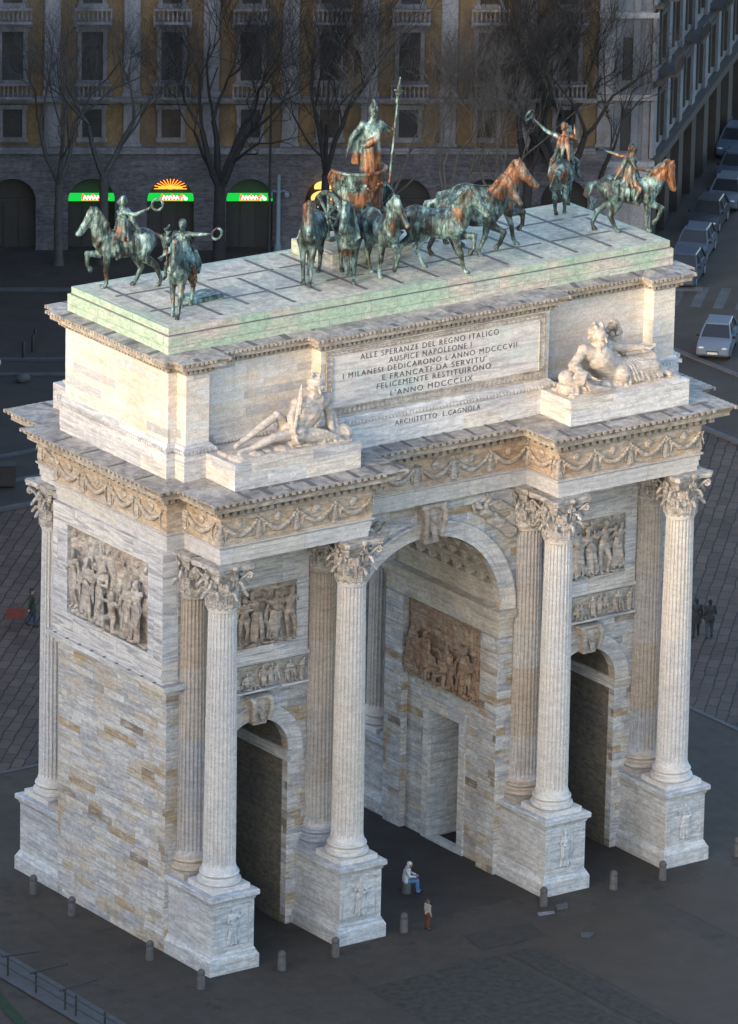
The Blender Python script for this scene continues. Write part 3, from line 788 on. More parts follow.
# ------------------------------------------------------------------ entablature
F = [(-12.24,-3.92),(-11.44,-3.92),(-11.44,-6.36),(-4.44,-6.36),(-4.44,-4.28),(4.44,-4.28),(4.44,-6.36),(11.44,-6.36),(11.44,-3.92),(12.24,-3.92)]
PLAN = F + [(-x,-y) for x,y in F]
p = MB(); p.sweep(PLAN, [(-.08,TOP),(-.08,16.54),(-.04,16.55),(-.04,16.78),(0,16.79),(0,16.97),(.05,17.0),(.09,17.05),(.09,17.09)], True, True)
p.build('architrave', M['archi'], A, 20)
p = MB(); p.sweep(PLAN, [(0,17.085),(0,18.25)]); FR = p.build('frieze', M['frieze'], A, 0)
def festoon():
    mb = MB(); rs = random.Random(2); w = 1.75
    for q in (-1,1):       # half a putto at each end would double up, so one at the left end only
        pass
    st = len(mb.v)
    J = dict(elL=(-.35,-.05,1.35), haL=(-.42,-.06,1.62), elR=(.35,-.05,1.35), haR=(.42,-.06,1.62))
    fig(mb, J, 1., hands=False, thick=1.35); robe(mb, (0,-.03,.95), (0,-.02,.1), .14, .3, 5, .05, rs)
    for q in (-1,1):
        for i in range(4): mb.cap((q*.1,.05,1.35), .05, (q*(.35+.06*i),.05,1.5-.28*i), .05, 6)
    place(mb, st, None, (-w/2, -.02, .06), (.54,.42,.54))
    pts = [(-w/2+.1+ (w-.2)*t/14, -.06, .86-.5*sin(pi*t/14)) for t in range(15)]
    for i, q in enumerate(pts):
        r = .055+.07*sin(pi*i/14); mb.ell(q, (r*.95, r, r), None, 8, 6)
        for z in range(3): mb.ell((q[0]+rs.uniform(-.05,.05), -.06-r*.7, q[2]+rs.uniform(-.6,.6)*r), .04, None, 6, 5)
    for i in range(8):
        a = 2*pi*i/8; mb.ell((.13*cos(a), -.03, .8+.13*sin(a)), (.075,.05,.075), None, 6, 5)
    mb.ell((0,-.06,.8), .07, None, 6, 5)
    for q in (-1,1): mb.chain([(q*.72,-.03,.86),(q*.6,-.04,.5),(q*.66,-.03,.2)], [.03,.04,.03], 6)
    return remesh(mb, 'festoon', M['carve'], .032, 1)
FE = festoon()
def festoons(a, b, n):
    a = V((*a,0)); b = V((*b,0)); d = b-a; L = d.length/n; ang = atan2(d.y, d.x)
    for i in range(n):
        c = a + d*((i+.5)/n); o = link('festoon', FE, FR, (c.x, c.y, 17.1), (0,0,ang)); o.scale = (L/1.75,1,1)
for sg, rot in ((1,0),(-1,pi)):
    R = lambda p: (p[0]*sg, p[1]*sg)
    festoons(R((-11.44,-6.36)), R((-4.44,-6.36)), 4); festoons(R((-4.44,-4.28)), R((4.44,-4.28)), 5); festoons(R((4.44,-6.36)), R((11.44,-6.36)), 4)
    festoons(R((-11.44,-3.95)), R((-11.44,-6.2)), 1); festoons(R((4.44,-4.3)), R((4.44,-6.2)), 1); festoons(R((-12.24,3.8)), R((-12.24,-3.8)), 4)
    festoons(R((-4.44,-6.2)), R((-4.44,-4.3)), 1); festoons(R((11.44,-6.2)), R((11.44,-3.95)), 1)
def dentils(mb, plan, step, w, z0, z1, o0, o1, m=0):
    n = len(plan)
    for i in range(n):
        a = V(plan[i]); b = V(plan[(i+1)%n]); c = V(plan[(i+2)%n]); z = V(plan[i-1])
        d = (b-a).normalized(); nn = V((d.y,-d.x))
        e0 = o1 if (a-z).normalized().cross(d) > 0 else -o1; e1 = o1 if d.cross((c-b).normalized()) > 0 else -o1
        L = (b-a).length; lo_, hi_ = -e0, (L+e1 if e1 < 0 else L-.05)
        k = max(1, round((hi_-lo_-w)/step))
        for q in range(k+1):
            s = lo_ + (hi_-lo_-w)*q/k
            p0 = a + d*s; p1 = p0 + d*w
            pts = [p0+nn*o0, p1+nn*o0, p1+nn*o1, p0+nn*o1]
            vs = [(v.x,v.y,z0) for v in pts] + [(v.x,v.y,z1) for v in pts]
            mb.add(vs, [(0,1,2,3),(7,6,5,4),(1,0,4,5),(2,1,5,6),(3,2,6,7),(0,3,7,4)], m)
p = MB()
p.sweep(PLAN, [(0,18.23),(.1,18.26),(.13,18.36),(.13,18.62),(.4,18.64),(.42,18.7),(.78,18.71),(.78,18.88),(.82,18.9),(.86,18.98),(.94,19.06),(.96,19.08),(.96,19.13)])
p.sweep(PLAN, [(.96,19.13),(-.3,19.2)], False, True, 1)
dentils(p, PLAN, .34, .19, 18.38, 18.62, .12, .36)
dentils(p, PLAN, .3, .14, 19.0, 19.125, .9, 1.0)
def strip(mb, a, b, w, h, m):
    a = V(a); b = V(b); d = (b-a); d.z = 0; d.normalize(); s = V((-d.y,d.x,0))*w/2
    up = V((0,0,h)); dn = V((0,0,-.05)); mb.hexa([a-s+dn, a+s+dn, b+s+dn, b-s+dn, a-s+up, a+s+up, b+s+up, b-s+up], m)
rs = random.Random(9)
for sg in (-1,1):
    for x in list(range(-12,13)):
        ax = abs(x)
        if ax < 4: strip(p, (x+.3,sg*5.1,19.137), (x+.3,sg*4.3,19.19), .13, .014, 2)
        elif ax < 12:
            if rs.random() < .8: strip(p, (x+.3,sg*7.2,19.137), (x+.3+rs.uniform(-.05,.05),sg*6.4,19.18), rs.uniform(.12,.3), .014, 2)
            if rs.random() < .6: strip(p, (x-.2,sg*6.5,19.18), (x+.6,sg*6.5,19.18), .12, .016, 2)
for s in (-1,1):
    for i in range(4):
        y = -3.+1.9*i; strip(p, (s*13.1,y,19.137), (s*12.25,y,19.19), .1, .014, 2)
p.build('cornice', [M['cornice'], M['slab'], M['lead']], A, 25)

# ------------------------------------------------------------------ attic
FA = [(-11.99,-3.56),(-11.6,-3.56),(-11.6,-4.2),(-10.55,-4.2),(-10.55,-3.56),(-5.42,-3.56),(-5.42,-4.2),(5.42,-4.2),(5.42,-3.56),(10.55,-3.56),(10.55,-4.2),(11.6,-4.2),(11.6,-3.56),(11.99,-3.56)]
PA = FA + [(-x,-y) for x,y in FA]
p = MB(); p.sweep(PA, [(.16,19.15),(.16,20.16),(.14,20.2),(.2,20.24),(.24,20.32),(.2,20.4),(.1,20.46),(.08,20.52),(0,20.56)])
dentils(p, PA, .16, .09, 20.245, 20.4, .14, .255)
p.build('attic_plinth', M['smooth'], A, 30)
p = MB(); p.sweep(PA, [(0,20.55),(0,23.33)]); p.build('attic', M['wall_up'], A, 0)
p = MB(); p.sweep(PA, [(0,23.31),(.08,23.34),(.1,23.42),(.1,23.56),(.24,23.58),(.28,23.63),(.46,23.64),(.46,23.78),(.5,23.8),(.55,23.9),(.57,23.93),(.57,23.97)])
p.sweep(PA, [(.57,23.97),(-.2,24.045)], False, True, 1)
dentils(p, PA, .22, .12, 23.43, 23.555, .08, .22)
dentils(p, PA, .2, .11, 23.84, 23.965, .52, .595)
for sg in (-1,1):
    for i in range(16):
        x = -11.4+1.52*i; y0 = 4.2+.5 if (abs(x) < 5.3 or 10.6 < abs(x) < 11.5) else 3.56+.5
        strip(p, (x,sg*y0,23.98), (x+rs.uniform(-.15,.15),sg*3.52,24.03), rs.uniform(.16,.3), .014, 2)
for s in (-1,1):
    for i in range(5): strip(p, (s*12.5,-2.9+1.5*i,23.98), (s*12.0,-2.9+1.5*i,24.03), .2, .014, 2)
p.build('attic_cornice', [M['cornice'], M['slab'], M['lead']], A, 25)
p = MB(); p.box(-11.97,11.97,-3.51,3.51,24.03,24.7); RP = p.build('roof_plinth', M['green'], A, 0)
p = MB(); p.box(-11.9,11.9,-3.42,3.42,24.69,24.74); p.build('lead_joint', M['lead'], A, 0)
p = MB(); p.box(-11.88,11.88,-3.38,3.38,24.735,25.0); p.build('roof_step', M['green'], A, 0)
p = MB(); p.box(-11.7,11.7,-3.2,3.2,24.9,25.008)
for i in range(14):
    x = -10.9+1.68*i
    y0, y1 = rs.choice([(-2.9,1.0),(-2.2,3.0),(-2.9,3.0)])
    p.box(x, x+.17, y0, y1, 25.0, 25.018, 1)
for yy in (-1.15, 1.25):
    x = -11.2
    while x < 11:
        L = rs.uniform(1.4,3.4); p.box(x, min(11.4,x+L), yy, yy+.15, 25.0, 25.016, 1); x += L+rs.uniform(.2,.9)
p.build('roof', [M['roof'], M['lead']], A, 0)
p = MB(); p.box(-1.9,1.9,.2,3.0,25.0,25.55); p.box(-1.75,1.75,.35,2.85,25.55,25.62); p.build('chariot_base', M['roof'], A, 0)

# inscription
p = MB(); y = -4.2
p.box(-5.2,5.2,y-.02,y+.05,20.62,23.24)
IP = p.build('inscription_panel', M['panel'], A, 0)
p = MB()
for x0,x1,z0,z1 in ((-5.2,5.2,20.62,20.68),(-5.2,5.2,20.92,20.97),(-5.2,5.2,23.2,23.26),(-5.2,5.2,23.06,23.09),(-5.2,-5.15,20.68,23.2),(-4.96,-4.92,20.97,23.0),(5.15,5.2,20.68,23.2),(4.92,4.96,20.97,23.0)):
    p.box(x0,x1,y-.07,y,z0,z1)
x = -5.1
while x < 5.05:
    p.box(x,x+.1,y-.06,y,20.7,20.9); p.box(x+.1,x+.16,y-.055,y,20.84,20.9); p.box(x,x+.1,y-.06,y,23.11,23.18); x += .22
z = 21.0
while z < 22.9:
    for s in (-1,1): p.box(s*5.06-.07,s*5.06+.07,y-.06,y,z,z+.1)
    z += .2
p.build('frame', M['carve'], IP, 0)
def text(name, body, x0, x1, zb, h, y, mat, parent, rz=0, o0=None, depth=.012, xs=1.25):
    cu = bpy.data.curves.new('t','FONT'); cu.body = body; cu.size = 1; cu.align_x = 'CENTER'; cu.extrude = .04; cu.space_character = xs; cu.offset = -.012
    o = bpy.data.objects.new('t', cu); COL.objects.link(o)
    dg = bpy.context.evaluated_depsgraph_get(); dg.update()
    me = bpy.data.meshes.new_from_object(o.evaluated_get(dg)); bpy.data.objects.remove(o); bpy.data.curves.remove(cu)
    xsv = [v.co.x for v in me.vertices]; ys = [v.co.y for v in me.vertices]; sx = (x1-x0)/(max(xsv)-min(xsv)); sy = h/(max(ys)-0)
    cx = (max(xsv)+min(xsv))/2
    for v in me.vertices:
        q = v.co.copy(); v.co = V(((q.x-cx)*sx + (x0+x1)/2, -q.z/.04*depth, q.y*sy))
    me.materials.clear(); me.materials.append(mat); me.update()
    t = link(name, me, parent, (0,y,zb)); return t
for body, x0, x1, z in (("ALLE SPERANZE DEL REGNO ITALICO",-3.6,2.95,22.72),("AUSPICE NAPOLEONE I",-2.25,1.65,22.39),("I MILANESI DEDICARONO L'ANNO MDCCCVII",-4.4,3.85,22.06),
    ("E FRANCATI DA SERVITU'",-2.55,2.4,21.73),("FELICEMENTE RESTITUIRONO",-2.8,2.6,21.4),("L'ANNO MDCCCLIX",-2.15,1.75,21.04)):
    text('inscription', body, x0, x1, z, .225, y-.022, M['letter'], IP)
text('inscription', "ARCHITETTO  L.CAGNOLA", -2.0, 2.05, 19.86, .2, -4.362, M['letter'], A)

for sg in (-1,1):
    for s in (-1,1):
        p = MB(); a, b = sorted((s*4.99, s*10.78)); y0, y1 = sorted((sg*6.34, sg*3.6))
        p.box(a, b, y0, y1, 19.15, 19.9); p.box(a+.02, b-.02, y0+.02, y1-.02, 19.9, 19.925); p.box(a, b, y0, y1, 19.925, 20.21)
        p.build('statue_pedestal', M['smooth'], A, 0)

# added lining of the side passages, their shade put into its dark colour
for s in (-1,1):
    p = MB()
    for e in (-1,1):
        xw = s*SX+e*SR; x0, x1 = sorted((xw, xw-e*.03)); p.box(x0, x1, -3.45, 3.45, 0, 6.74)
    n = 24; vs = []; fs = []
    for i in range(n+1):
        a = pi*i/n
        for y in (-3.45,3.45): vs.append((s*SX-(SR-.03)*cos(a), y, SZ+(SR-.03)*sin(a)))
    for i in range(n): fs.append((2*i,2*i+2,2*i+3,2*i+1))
    p.add(vs, fs); p.build('passage_shade_lining', M['passage_shade'], A, 20)
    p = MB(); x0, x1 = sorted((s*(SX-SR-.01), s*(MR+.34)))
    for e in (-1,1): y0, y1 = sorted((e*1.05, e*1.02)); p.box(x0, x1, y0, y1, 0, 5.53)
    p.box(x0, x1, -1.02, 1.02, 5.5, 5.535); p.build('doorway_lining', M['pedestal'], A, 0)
# reliefs on the walls
def relief(name, me, loc, ang, parent=A): return link(name, me, parent, loc, (0,0,ang))
big = remesh(crowd(5.5, 3.5, 7, 21, .68), 'relief_panel', M['carve'], .03, 1)
relief('relief_panel', big, (-12.12,0,13.83), -pi/2); relief('relief_panel', big, (12.12,0,13.83), pi/2)
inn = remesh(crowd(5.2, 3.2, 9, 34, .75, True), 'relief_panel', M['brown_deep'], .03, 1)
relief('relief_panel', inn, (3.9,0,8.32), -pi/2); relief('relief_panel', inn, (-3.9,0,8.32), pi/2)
sq = [remesh(crowd(3.5, 2.4, 5, sd, .7), 'relief_panel', M[mt], .028, 1) for sd, mt in ((41,'brown'),(55,'carve'))]
bd = remesh(crowd(4.6, .95, 12, 61, .8), 'relief_band', M['carve'], .026, 1)
for sg in (-1,1):
    for i, s in enumerate((-1,1)):
        an = 0 if sg < 0 else pi
        relief('relief_panel', sq[i], (s*SX, sg*(WF+.02), 13.02), an)
        relief('relief_band', bd, (s*SX, sg*(WF+.04), 10.57), an)
        p = MB()
        for x0,x1,z0,z1 in ((-2.3,-1.76,11.8,14.24),(1.76,2.3,11.8,14.24),(-2.3,2.3,14.24,15.6),(-2.3,2.3,11.3,11.8)):
            q = .14; y0, y1 = sorted((sg*(WF+q), sg*(WF-.05))); p.box(s*SX+x0, s*SX+x1, y0, y1, z0, z1)
        y0, y1 = sorted((sg*(WF+.24), sg*(WF-.05))); p.box(s*SX-2.34, s*SX+2.34, y0, y1, 11.16, 11.3)
        p.box(s*SX-2.34, s*SX+2.34, y0, y1, 9.98, 10.07)
        p.build('relief_frame', M['white'], A, 0)
p = MB()
for sg in (-1,1):
    for s in (-1,1):
        y0, y1 = sorted((sg*(WF+.1), sg*(WF-.02))); p.box(s*SX-2.3, s*SX+2.3, y0, y1, 15.62, 16.3)
p.build('upper_band', M['brown'], A, 0)
# ------------------------------------------------------------------ ground, paving and roads
def sheet(name, pts, z, mat):
    m = MB(); m.add([(x,y,z) for x,y in pts], [tuple(range(len(pts)))]); return struct(m.build(name, mat, None, 0))
sheet('ground', [(-500,-500),(1200,-500),(1200,1200),(-500,1200)], 0, M['ground'])
sheet('piazza_paving', [(-80,16.7),(22.7,16.7),(22.7,-80),(47.6,-80),(47.6,46.3),(-80,46.3)], .004, M['slabs'])
sheet('road', [(-80,46.6),(47.9,46.6),(47.9,-80),(200,-80),(200,150),(-80,150)], .004, M['asphalt'])
m = MB()
for o, h in ((0,.14),(3.4,.1),(6.9,.1)):
    m.box(-80, 47.6+o, 46.3+o, 46.3+o+.32, 0, h); m.box(47.6+o, 47.6+o+.32, -80, 46.3+o+.32, 0, h)
struct(m.build('kerb', M['kerb'], None, 0))
m = MB(); m.box(-80,22.7,16.5,16.72,0,.03); m.box(22.5,22.72,-80,16.5,0,.03); struct(m.build('paving_edge', M['kerb'], None, 0))
FD = V((.85535,-.51804,0)); FN = V((.51804,.85535,0)); F0 = V((35.689,83.833,0))
def fp(s, y=0, z=0): q = F0 + FD*s + FN*y; return V((q.x, q.y, z))
def fquad(name, s0, s1, y0, y1, z, mat): return sheet(name, [tuple(fp(s0,y0).xy), tuple(fp(s1,y0).xy), tuple(fp(s1,y1).xy), tuple(fp(s0,y1).xy)], z, mat)
fquad('pavement', -60, 36, -7.5, 1, .12, M['asphalt'])
m = MB()
for y, h in ((-7.8,.14),(-20.2,.12),(-22.8,.12)):
    e0 = -60; e1 = 36 if y > -10 else 12
    pts = [fp(e0,y),fp(e1,y),fp(e1,y+.3),fp(e0,y+.3)]; m.hexa([(p.x,p.y,0) for p in pts]+[(p.x,p.y,h) for p in pts])
struct(m.build('road_kerb', M['kerb'], None, 0))
sheet('gritty_patch', [(-7.7,-24),(-1.3,-24),(-1.3,-10.95),(-7.7,-11.1)], .008, M['patch'])
sheet('brown_patch', [(-1.5,-10.2),(1.5,-10.4),(1.8,-8.9),(-1.2,-8.5)], .016, M['tan_patch'])
sheet('gritty_strip', [(-.9,-24),(.35,-24),(.35,-11.),(-.9,-11.)], .012, M['patch'])
sheet('pale_patch', [(.6,-24),(6.5,-24),(6.5,-8.9),(.6,-9.3)], .008, M['pale_patch'])
sheet('pale_patch', [(7.7,-24),(22,-24),(22,-8.7),(7.7,-8.7)], .008, M['pale_patch'])
sheet('passage_paving', [(-3.7,-6.4),(3.7,-6.4),(3.7,6.4),(-3.7,6.4)], .008, M['asphalt'])
sheet('path_strip', [(-17.2,14),(-18.75,14),(-19.0,-20),(-17.45,-20)], .06, M['kerb'])
sheet('lawn', [(-18.6,-2.0),(-19.1,-2.6),(-19.7,-4.2),(-20.4,-7),(-20.9,-14),(-21.4,-14),(-20.9,-7),(-20.2,-4.2),(-19.5,-2.4),(-18.8,-1.6)], .03, M['grass'])
m = MB(); d = V((.707,.707,0)); q = V((.707,-.707,0))
for i in range(6):
    c = V((59.2,60.2,0)) + q*(i*1.15) ; a = c - d*1.9; b = c + d*1.9; w = q*.26
    m.add([(p.x,p.y,.008) for p in (a-w,a+w,b+w,b-w)], [(0,1,2,3)])
struct(m.build('crosswalk_marking', M['white_paint'], None, 0))

# ------------------------------------------------------------------ bollards and small things on the ground
def bollard_mesh():
    m = MB(); m.lathe([(.17,0),(.165,.02),(.15,.5),(.13,.55),(.155,.6),(.155,.66),(.12,.74),(.06,.79),(.01,.8)], 16); return m.mesh('bollard', M['granite'], 40)
BM = bollard_mesh()
for (x, y), lab in (((-12.95,4.2),'stone bollard beside the left wall, farthest back of that row'),((-12.95,1.4),'stone bollard beside the left wall, second from the back'),
    ((-12.95,-4.15),'stone bollard just outside the front corner of the left wall'),((-12.95,-7.7),'stone bollard at the foot of the leftmost front pedestal'),
    ((-9.25,-7.75),'stone bollard in front of the left side arch'),((-6.7,-7.7),'stone bollard at the foot of the second pedestal from the left'),
    ((-2.95,-7.0),'stone bollard before the great arch, below the seated woman'),((3.35,-7.65),'stone bollard at the foot of the third pedestal from the left'),
    ((6.8,-7.65),'stone bollard in front of the right side arch'),((9.1,-7.85),'stone bollard at the foot of the rightmost front pedestal'),((13.3,-7.35),'stone bollard alone at the right edge of the photo')):
    tag(link('bollard', BM, None, (x,y,.008)), lab, 'bollard', 'bollards round the arch')
m = MB(); m.lathe([(.2,0),(.2,.42),(.17,.46)], 14); tag(m.build('stone_block', M['granite'], None, 40, (-.42,-3.6,.01)), 'low round stone block under the woman in the great arch', 'stone')
def sheet_thing(name, pts, z, mat, lab, cat):
    m = MB(); rs = random.Random(len(lab)); n = len(pts); m.add([(x,y,z+rs.uniform(.01,.08)) for x,y in pts]+[(x,y,z) for x,y in pts], [tuple(range(n)), tuple(range(2*n-1,n-1,-1))]+[((i+1)%n,i,n+i,n+(i+1)%n) for i in range(n)])
    tag(m.build(name, mat, None, 0), lab, cat)
sheet_thing('paper_sheet', [(2.55,-11.2),(2.8,-11.4),(3.2,-11.2),(3.1,-10.95),(2.75,-10.9)], .012, M['kerb'], 'crumpled pale sheet lying on the open paving at lower right', 'litter')
sheet_thing('cardboard_sheet', [(3.5,-8.35),(4.0,-8.4),(4.25,-8.0),(3.75,-7.9)], .012, M['granite'], 'flat grey board lying beside the bollard of the third pedestal', 'litter')
sheet_thing('cardboard_sheet', [(2.5,-8.5),(3.2,-8.6),(3.3,-8.35),(2.6,-8.25)], .012, M['trim'], 'long flat grey board lying just left of the other board', 'litter')

# railing with outrigger bars at lower left
r = empty('railing', 'dark metal railing with long outrigger bars beside the grey path strip', 'railing', (-18.6,-5,0.06))
m = MB()
for z in (.35,.72): m.tube([(.1,8,z),(.05,3,z),(-.02,-3,z),(-.1,-9,z)], .025, 6)
m.build('rail', M['iron'], r, 40)
for y in (6.4,4.2,2.2,.2,-1.85,-2.6,-4.6,-6.8): m = MB(); m.tube([(.03,y,-.06),(.03,y,.85)], .04, 6); m.build('post', M['iron'], r, 40)
for y, e, dy in ((2.25,1.28,-.3),(.22,1.5,.05),(-1.87,1.55,.2)): m = MB(); m.tube([(-.25,y-.02,.84),(e,y+dy,.84)], .04, 6); m.build('outrigger_bar', M['iron'], r, 40)

# things at the left edge beyond the piazza
for i, (x, y, h) in enumerate(((26.07,66.4,.95),(27.2,67.3,.9),(27.9,68.2,.85))):
    m = MB(); m.lathe([(.09,0),(.09,h-.05),(.05,h)], 10)
    tag(m.build('iron_post', M['iron'], None, 40, (x,y,.005)), 'thin dark iron post by the road behind, %s of three' % ('nearest','middle one','farthest')[i], 'post', 'iron posts by the road')
r = empty('globe_lamp', 'small street lamp with white globe at the left edge behind the arch', 'lamp', (22.1,62.6,0))
m = MB(); m.lathe([(.12,0),(.1,.1),(.05,.15),(.045,1.2),(.08,1.25)], 10); m.build('post', M['iron'], r, 40)
m = MB(); m.ell((0,0,1.45), .23, None, 16, 10); m.build('globe', simple('white lamp glass', (.42,.46,.5), .3, .05), r)
m = MB(); m.box(-.45,.45,-.3,.3,0,.95); m.box(-.5,.5,-.35,.35,.95,1.02); tag(m.build('litter_bin', simple('brown bin', (.05,.045,.042), .7), None, 0, (14.3,49.4,.11), (0,0,radians(-30))), 'dark square bin at the left edge near the piazza kerb', 'bin')
m = MB(); m.ell((0,0,.2), (.4,.3,.25), None, 10, 6); tag(m.build('stone_block', M['kerb'], None, 40, (24.0,63.2,.0)), 'small pale stone lying on the kerb behind the arch', 'stone')
r = empty('street_lamp', 'pale blue steel street lamp in front of the dark shop fronts', 'lamp', (47.6,75.6,.12))
m = MB(); m.lathe([(.2,0),(.2,.4),(.13,.5),(.1,4.0),(.08,4.2)], 10); m.build('post', M['steel'], r, 40)
for s in (-1,1):
    m = MB(); c = FD*s*.42; m.tube([(0,0,3.2),tuple(c*.6+V((0,0,3.35))),tuple(c+V((0,0,3.2)))], .05, 6); m.ell(tuple(c+V((0,0,3.1))), (.15,.15,.2), None, 10, 6); m.build('lamp_head', M['steel'], r, 40)
for (x, y, h, lab) in ((46.9,75.4,8.5,'tall dark pole left of the pale street lamp'),(64.3,69.2,6.2,'tall dark pole behind the two right hand bronze riders')):
    m = MB(); m.lathe([(.13,0),(.12,.6),(.08,.7),(.06,h)], 8); tag(m.build('pole', M['iron'], None, 40, (x,y,.1)), lab, 'pole', 'dark tram poles')
r = empty('road_sign', 'red round sign on a thin pole in the side street', 'sign', (84.3,86.3,0))
m = MB(); m.lathe([(.06,0),(.05,2.5)], 8); m.build('pole', M['iron'], r, 40)
m = MB(); m.ell((-.1,-.15,2.45), (.34,.12,.34), None, 12, 8); m.build('disc', simple('red sign', (.32,.06,.04), .5, .1), r)
# ------------------------------------------------------------------ bronze horses and riders
def horse(pose):
    """facing +x, hooves on z=0, life size (withers 1.6 m), later enlarged"""
    mb = MB(); rs = random.Random(pose.get('seed', 1))
    ny = pose.get('turn', 0.); nb = pose.get('bow', 0.)
    mb.ell((-.02,0,1.16), (.66,.29,.325)); mb.ell((.42,0,1.17), (.34,.27,.37)); mb.ell((-.52,0,1.22), (.37,.29,.345)); mb.ell((.1,0,1.04), (.5,.26,.27))
    mb.cap((.3,0,1.4), .15, (-.1,0,1.36), .16); mb.cap((-.1,0,1.36), .16, (-.5,0,1.43), .15)
    for q in (-1,1): mb.ell((-.55,q*.15,1.2), (.28,.17,.3)); mb.ell((.44,q*.15,1.12), (.22,.14,.27)); mb.ell((.66,q*.1,1.12), (.1,.1,.15))
    # neck and head, turned about the withers
    R = Matrix.Rotation(ny, 3, 'Z'); b = V((.5,0,1.28)); up = pose.get('up', 0.)
    T = lambda p: b + R @ (Matrix.Rotation(-up+nb, 3, 'Y') @ (V(p)-b))
    nk = [T((.48,0,1.24)), T((.68,0,1.5)), T((.86,0,1.74)), T((.97,0,1.93))]
    mb.chain(nk, [.27,.205,.15,.115], 14); mb.chain([T((.66,0,1.2)), T((.82,0,1.5)), T((.95,0,1.76))], [.18,.13,.09], 12)
    hd = pose.get('nod', 0.); hp = V((.98,0,1.93))
    H = lambda p: T(hp + Matrix.Rotation(hd, 3, 'Y') @ (V(p)-hp))
    mb.cap(H((.98,0,1.93)), .115, H((1.18,0,1.80)), .1, 12); mb.cap(H((1.16,0,1.8)), .095, H((1.47,0,1.53)), .07, 12)
    mb.cap(H((1.05,0,1.78)), .09, H((1.16,0,1.67)), .08); mb.cap(H((1.14,0,1.67)), .06, H((1.44,0,1.46)), .042); mb.ell(H((1.49,0,1.51)), .08)
    for q in (-1,1):
        mb.cap(H((.98,q*.065,2.02)), .035, H((1.0,q*.085,2.17)), .012, 6); mb.ell(H((1.13,q*.085,1.85)), .03); mb.ell(H((1.55,q*.045,1.5)), .022)
        mb.chain([H((1.05,q*.09,1.9)), H((1.2,q*.095,1.72)), H((1.36,q*.07,1.6))], [.02,.02,.018], 6)      # bridle
    # mane
    for i in range(26):
        t = i/25; p = V((.36+.58*t, 0, 1.47+.62*t + .04*sin(pi*t))); sd_ = 1 if i % 3 else -1
        q = p + V((-.06, sd_*rs.uniform(.1,.17), -rs.uniform(.16,.3)))
        mb.chain([T(p), T(p.lerp(q,.5)+V((-.03,sd_*.05,.03))), T(q)], [.045,.05,.02], 6)
    mb.chain([T((.36,0,1.46)), T((.62,0,1.75)), T((.82,0,1.98)), T((.95,0,2.08))], [.05,.055,.055,.05], 8)
    mb.chain([H((.98,0,2.08)), H((1.1,0,2.0)), H((1.2,0,1.88))], [.05,.05,.02], 6)
    # tail
    sw = pose.get('tail', .1)
    for i in range(7):
        o = (i-3)*.022; mb.chain([(-.84,0,1.38),(-1.0-.02*i,o+sw*.3,1.28),(-1.1-.02*i,o*2+sw*.8,.95),(-1.02+.03*i,o*3+sw,.6+.03*i)], [.05,.05,.05,.02], 6)
    # legs: each as joint list in x,z
    FS = [(.47,1.05),(.47,.84),(.5,.48),(.47,.14),(.53,.05)]
    legs = dict(fl=FS, fr=FS, hl=[(-.5,1.1),(-.42,.82),(-.68,.5),(-.62,.14),(-.56,.05)], hr=[(-.5,1.1),(-.42,.82),(-.68,.5),(-.62,.14),(-.56,.05)])
    legs.update(pose.get('legs', {}))
    for nme, J in legs.items():
        q = 1 if nme[1] == 'l' else -1; y = q*(.165 if nme[0] == 'f' else .17)
        P = [V((x, y*(1-.08*i), z)) for i,(x,z) in enumerate(J)]
        if nme[0] == 'f': rad = [.17,.11,.07,.056,.066]
        else: rad = [.23,.15,.08,.058,.066]
        mb.chain(P[:4], rad[:4], 10); mb.ell(P[2], rad[2]*1.15); mb.ell(P[3], .06)
        mid = P[2].lerp(P[3], .55); mb.cap(P[2], rad[2]*.92, mid, .043, 8)
        d = (P[4]-P[3]).normalized(); mb.cap(P[3], .05, P[4], .055, 8); mb.cap(P[4]-d*.005, .065, P[4]+d*.045+V((.02,0,0)), .078, 10)
    if pose.get('blanket'):
        for q in (-1,1):
            for i in range(5): mb.chain([(-.3+.14*i,q*.1,1.47),(-.32+.15*i,q*.3,1.25),(-.33+.155*i,q*.335,.95+.03*(i%2))], [.07,.06,.05], 8)
    for x in (.62,): mb.chain([(x,-.2,1.42),(x+.1,-.25,1.2),(x+.12,0,1.08),(x+.1,.25,1.2),(x,.2,1.42)], [.03]*5, 6)    # breast strap
    return mb
RAISE = [(.5,1.04),(.62,.86),(.95,.9),(.95,.58),(.88,.5)]
RAISE2 = [(.5,1.04),(.6,.84),(.88,.72),(.78,.42),(.70,.34)]
FWD = [(.5,1.05),(.56,.84),(.68,.5),(.74,.15),(.8,.05)]
BACK = [(.45,1.05),(.42,.84),(.36,.48),(.22,.16),(.24,.06)]
HF = [(-.48,1.1),(-.32,.8),(-.5,.46),(-.36,.14),(-.30,.05)]
HB = [(-.52,1.1),(-.5,.82),(-.84,.55),(-.98,.18),(-.94,.06)]
def bronze_mesh(mb, name, k, voxel, it=2, loc=(0,0,0), mat='bronze', neck=False):
    place(mb, 0, None, loc, (k, k*(.86 if name != 'rider' else 1), k)); me = remesh(mb, name, [M[mat], M['bronze_copper']], voxel, it)
    if neck:        # copper tone over the neck and head
        for p in me.polygons:
            c = p.center/k
            if c.x*.6 + c.z*.8 + .16*noise.noise(c*4) > 1.66: p.material_index = 1
    return me
KH = 1.6
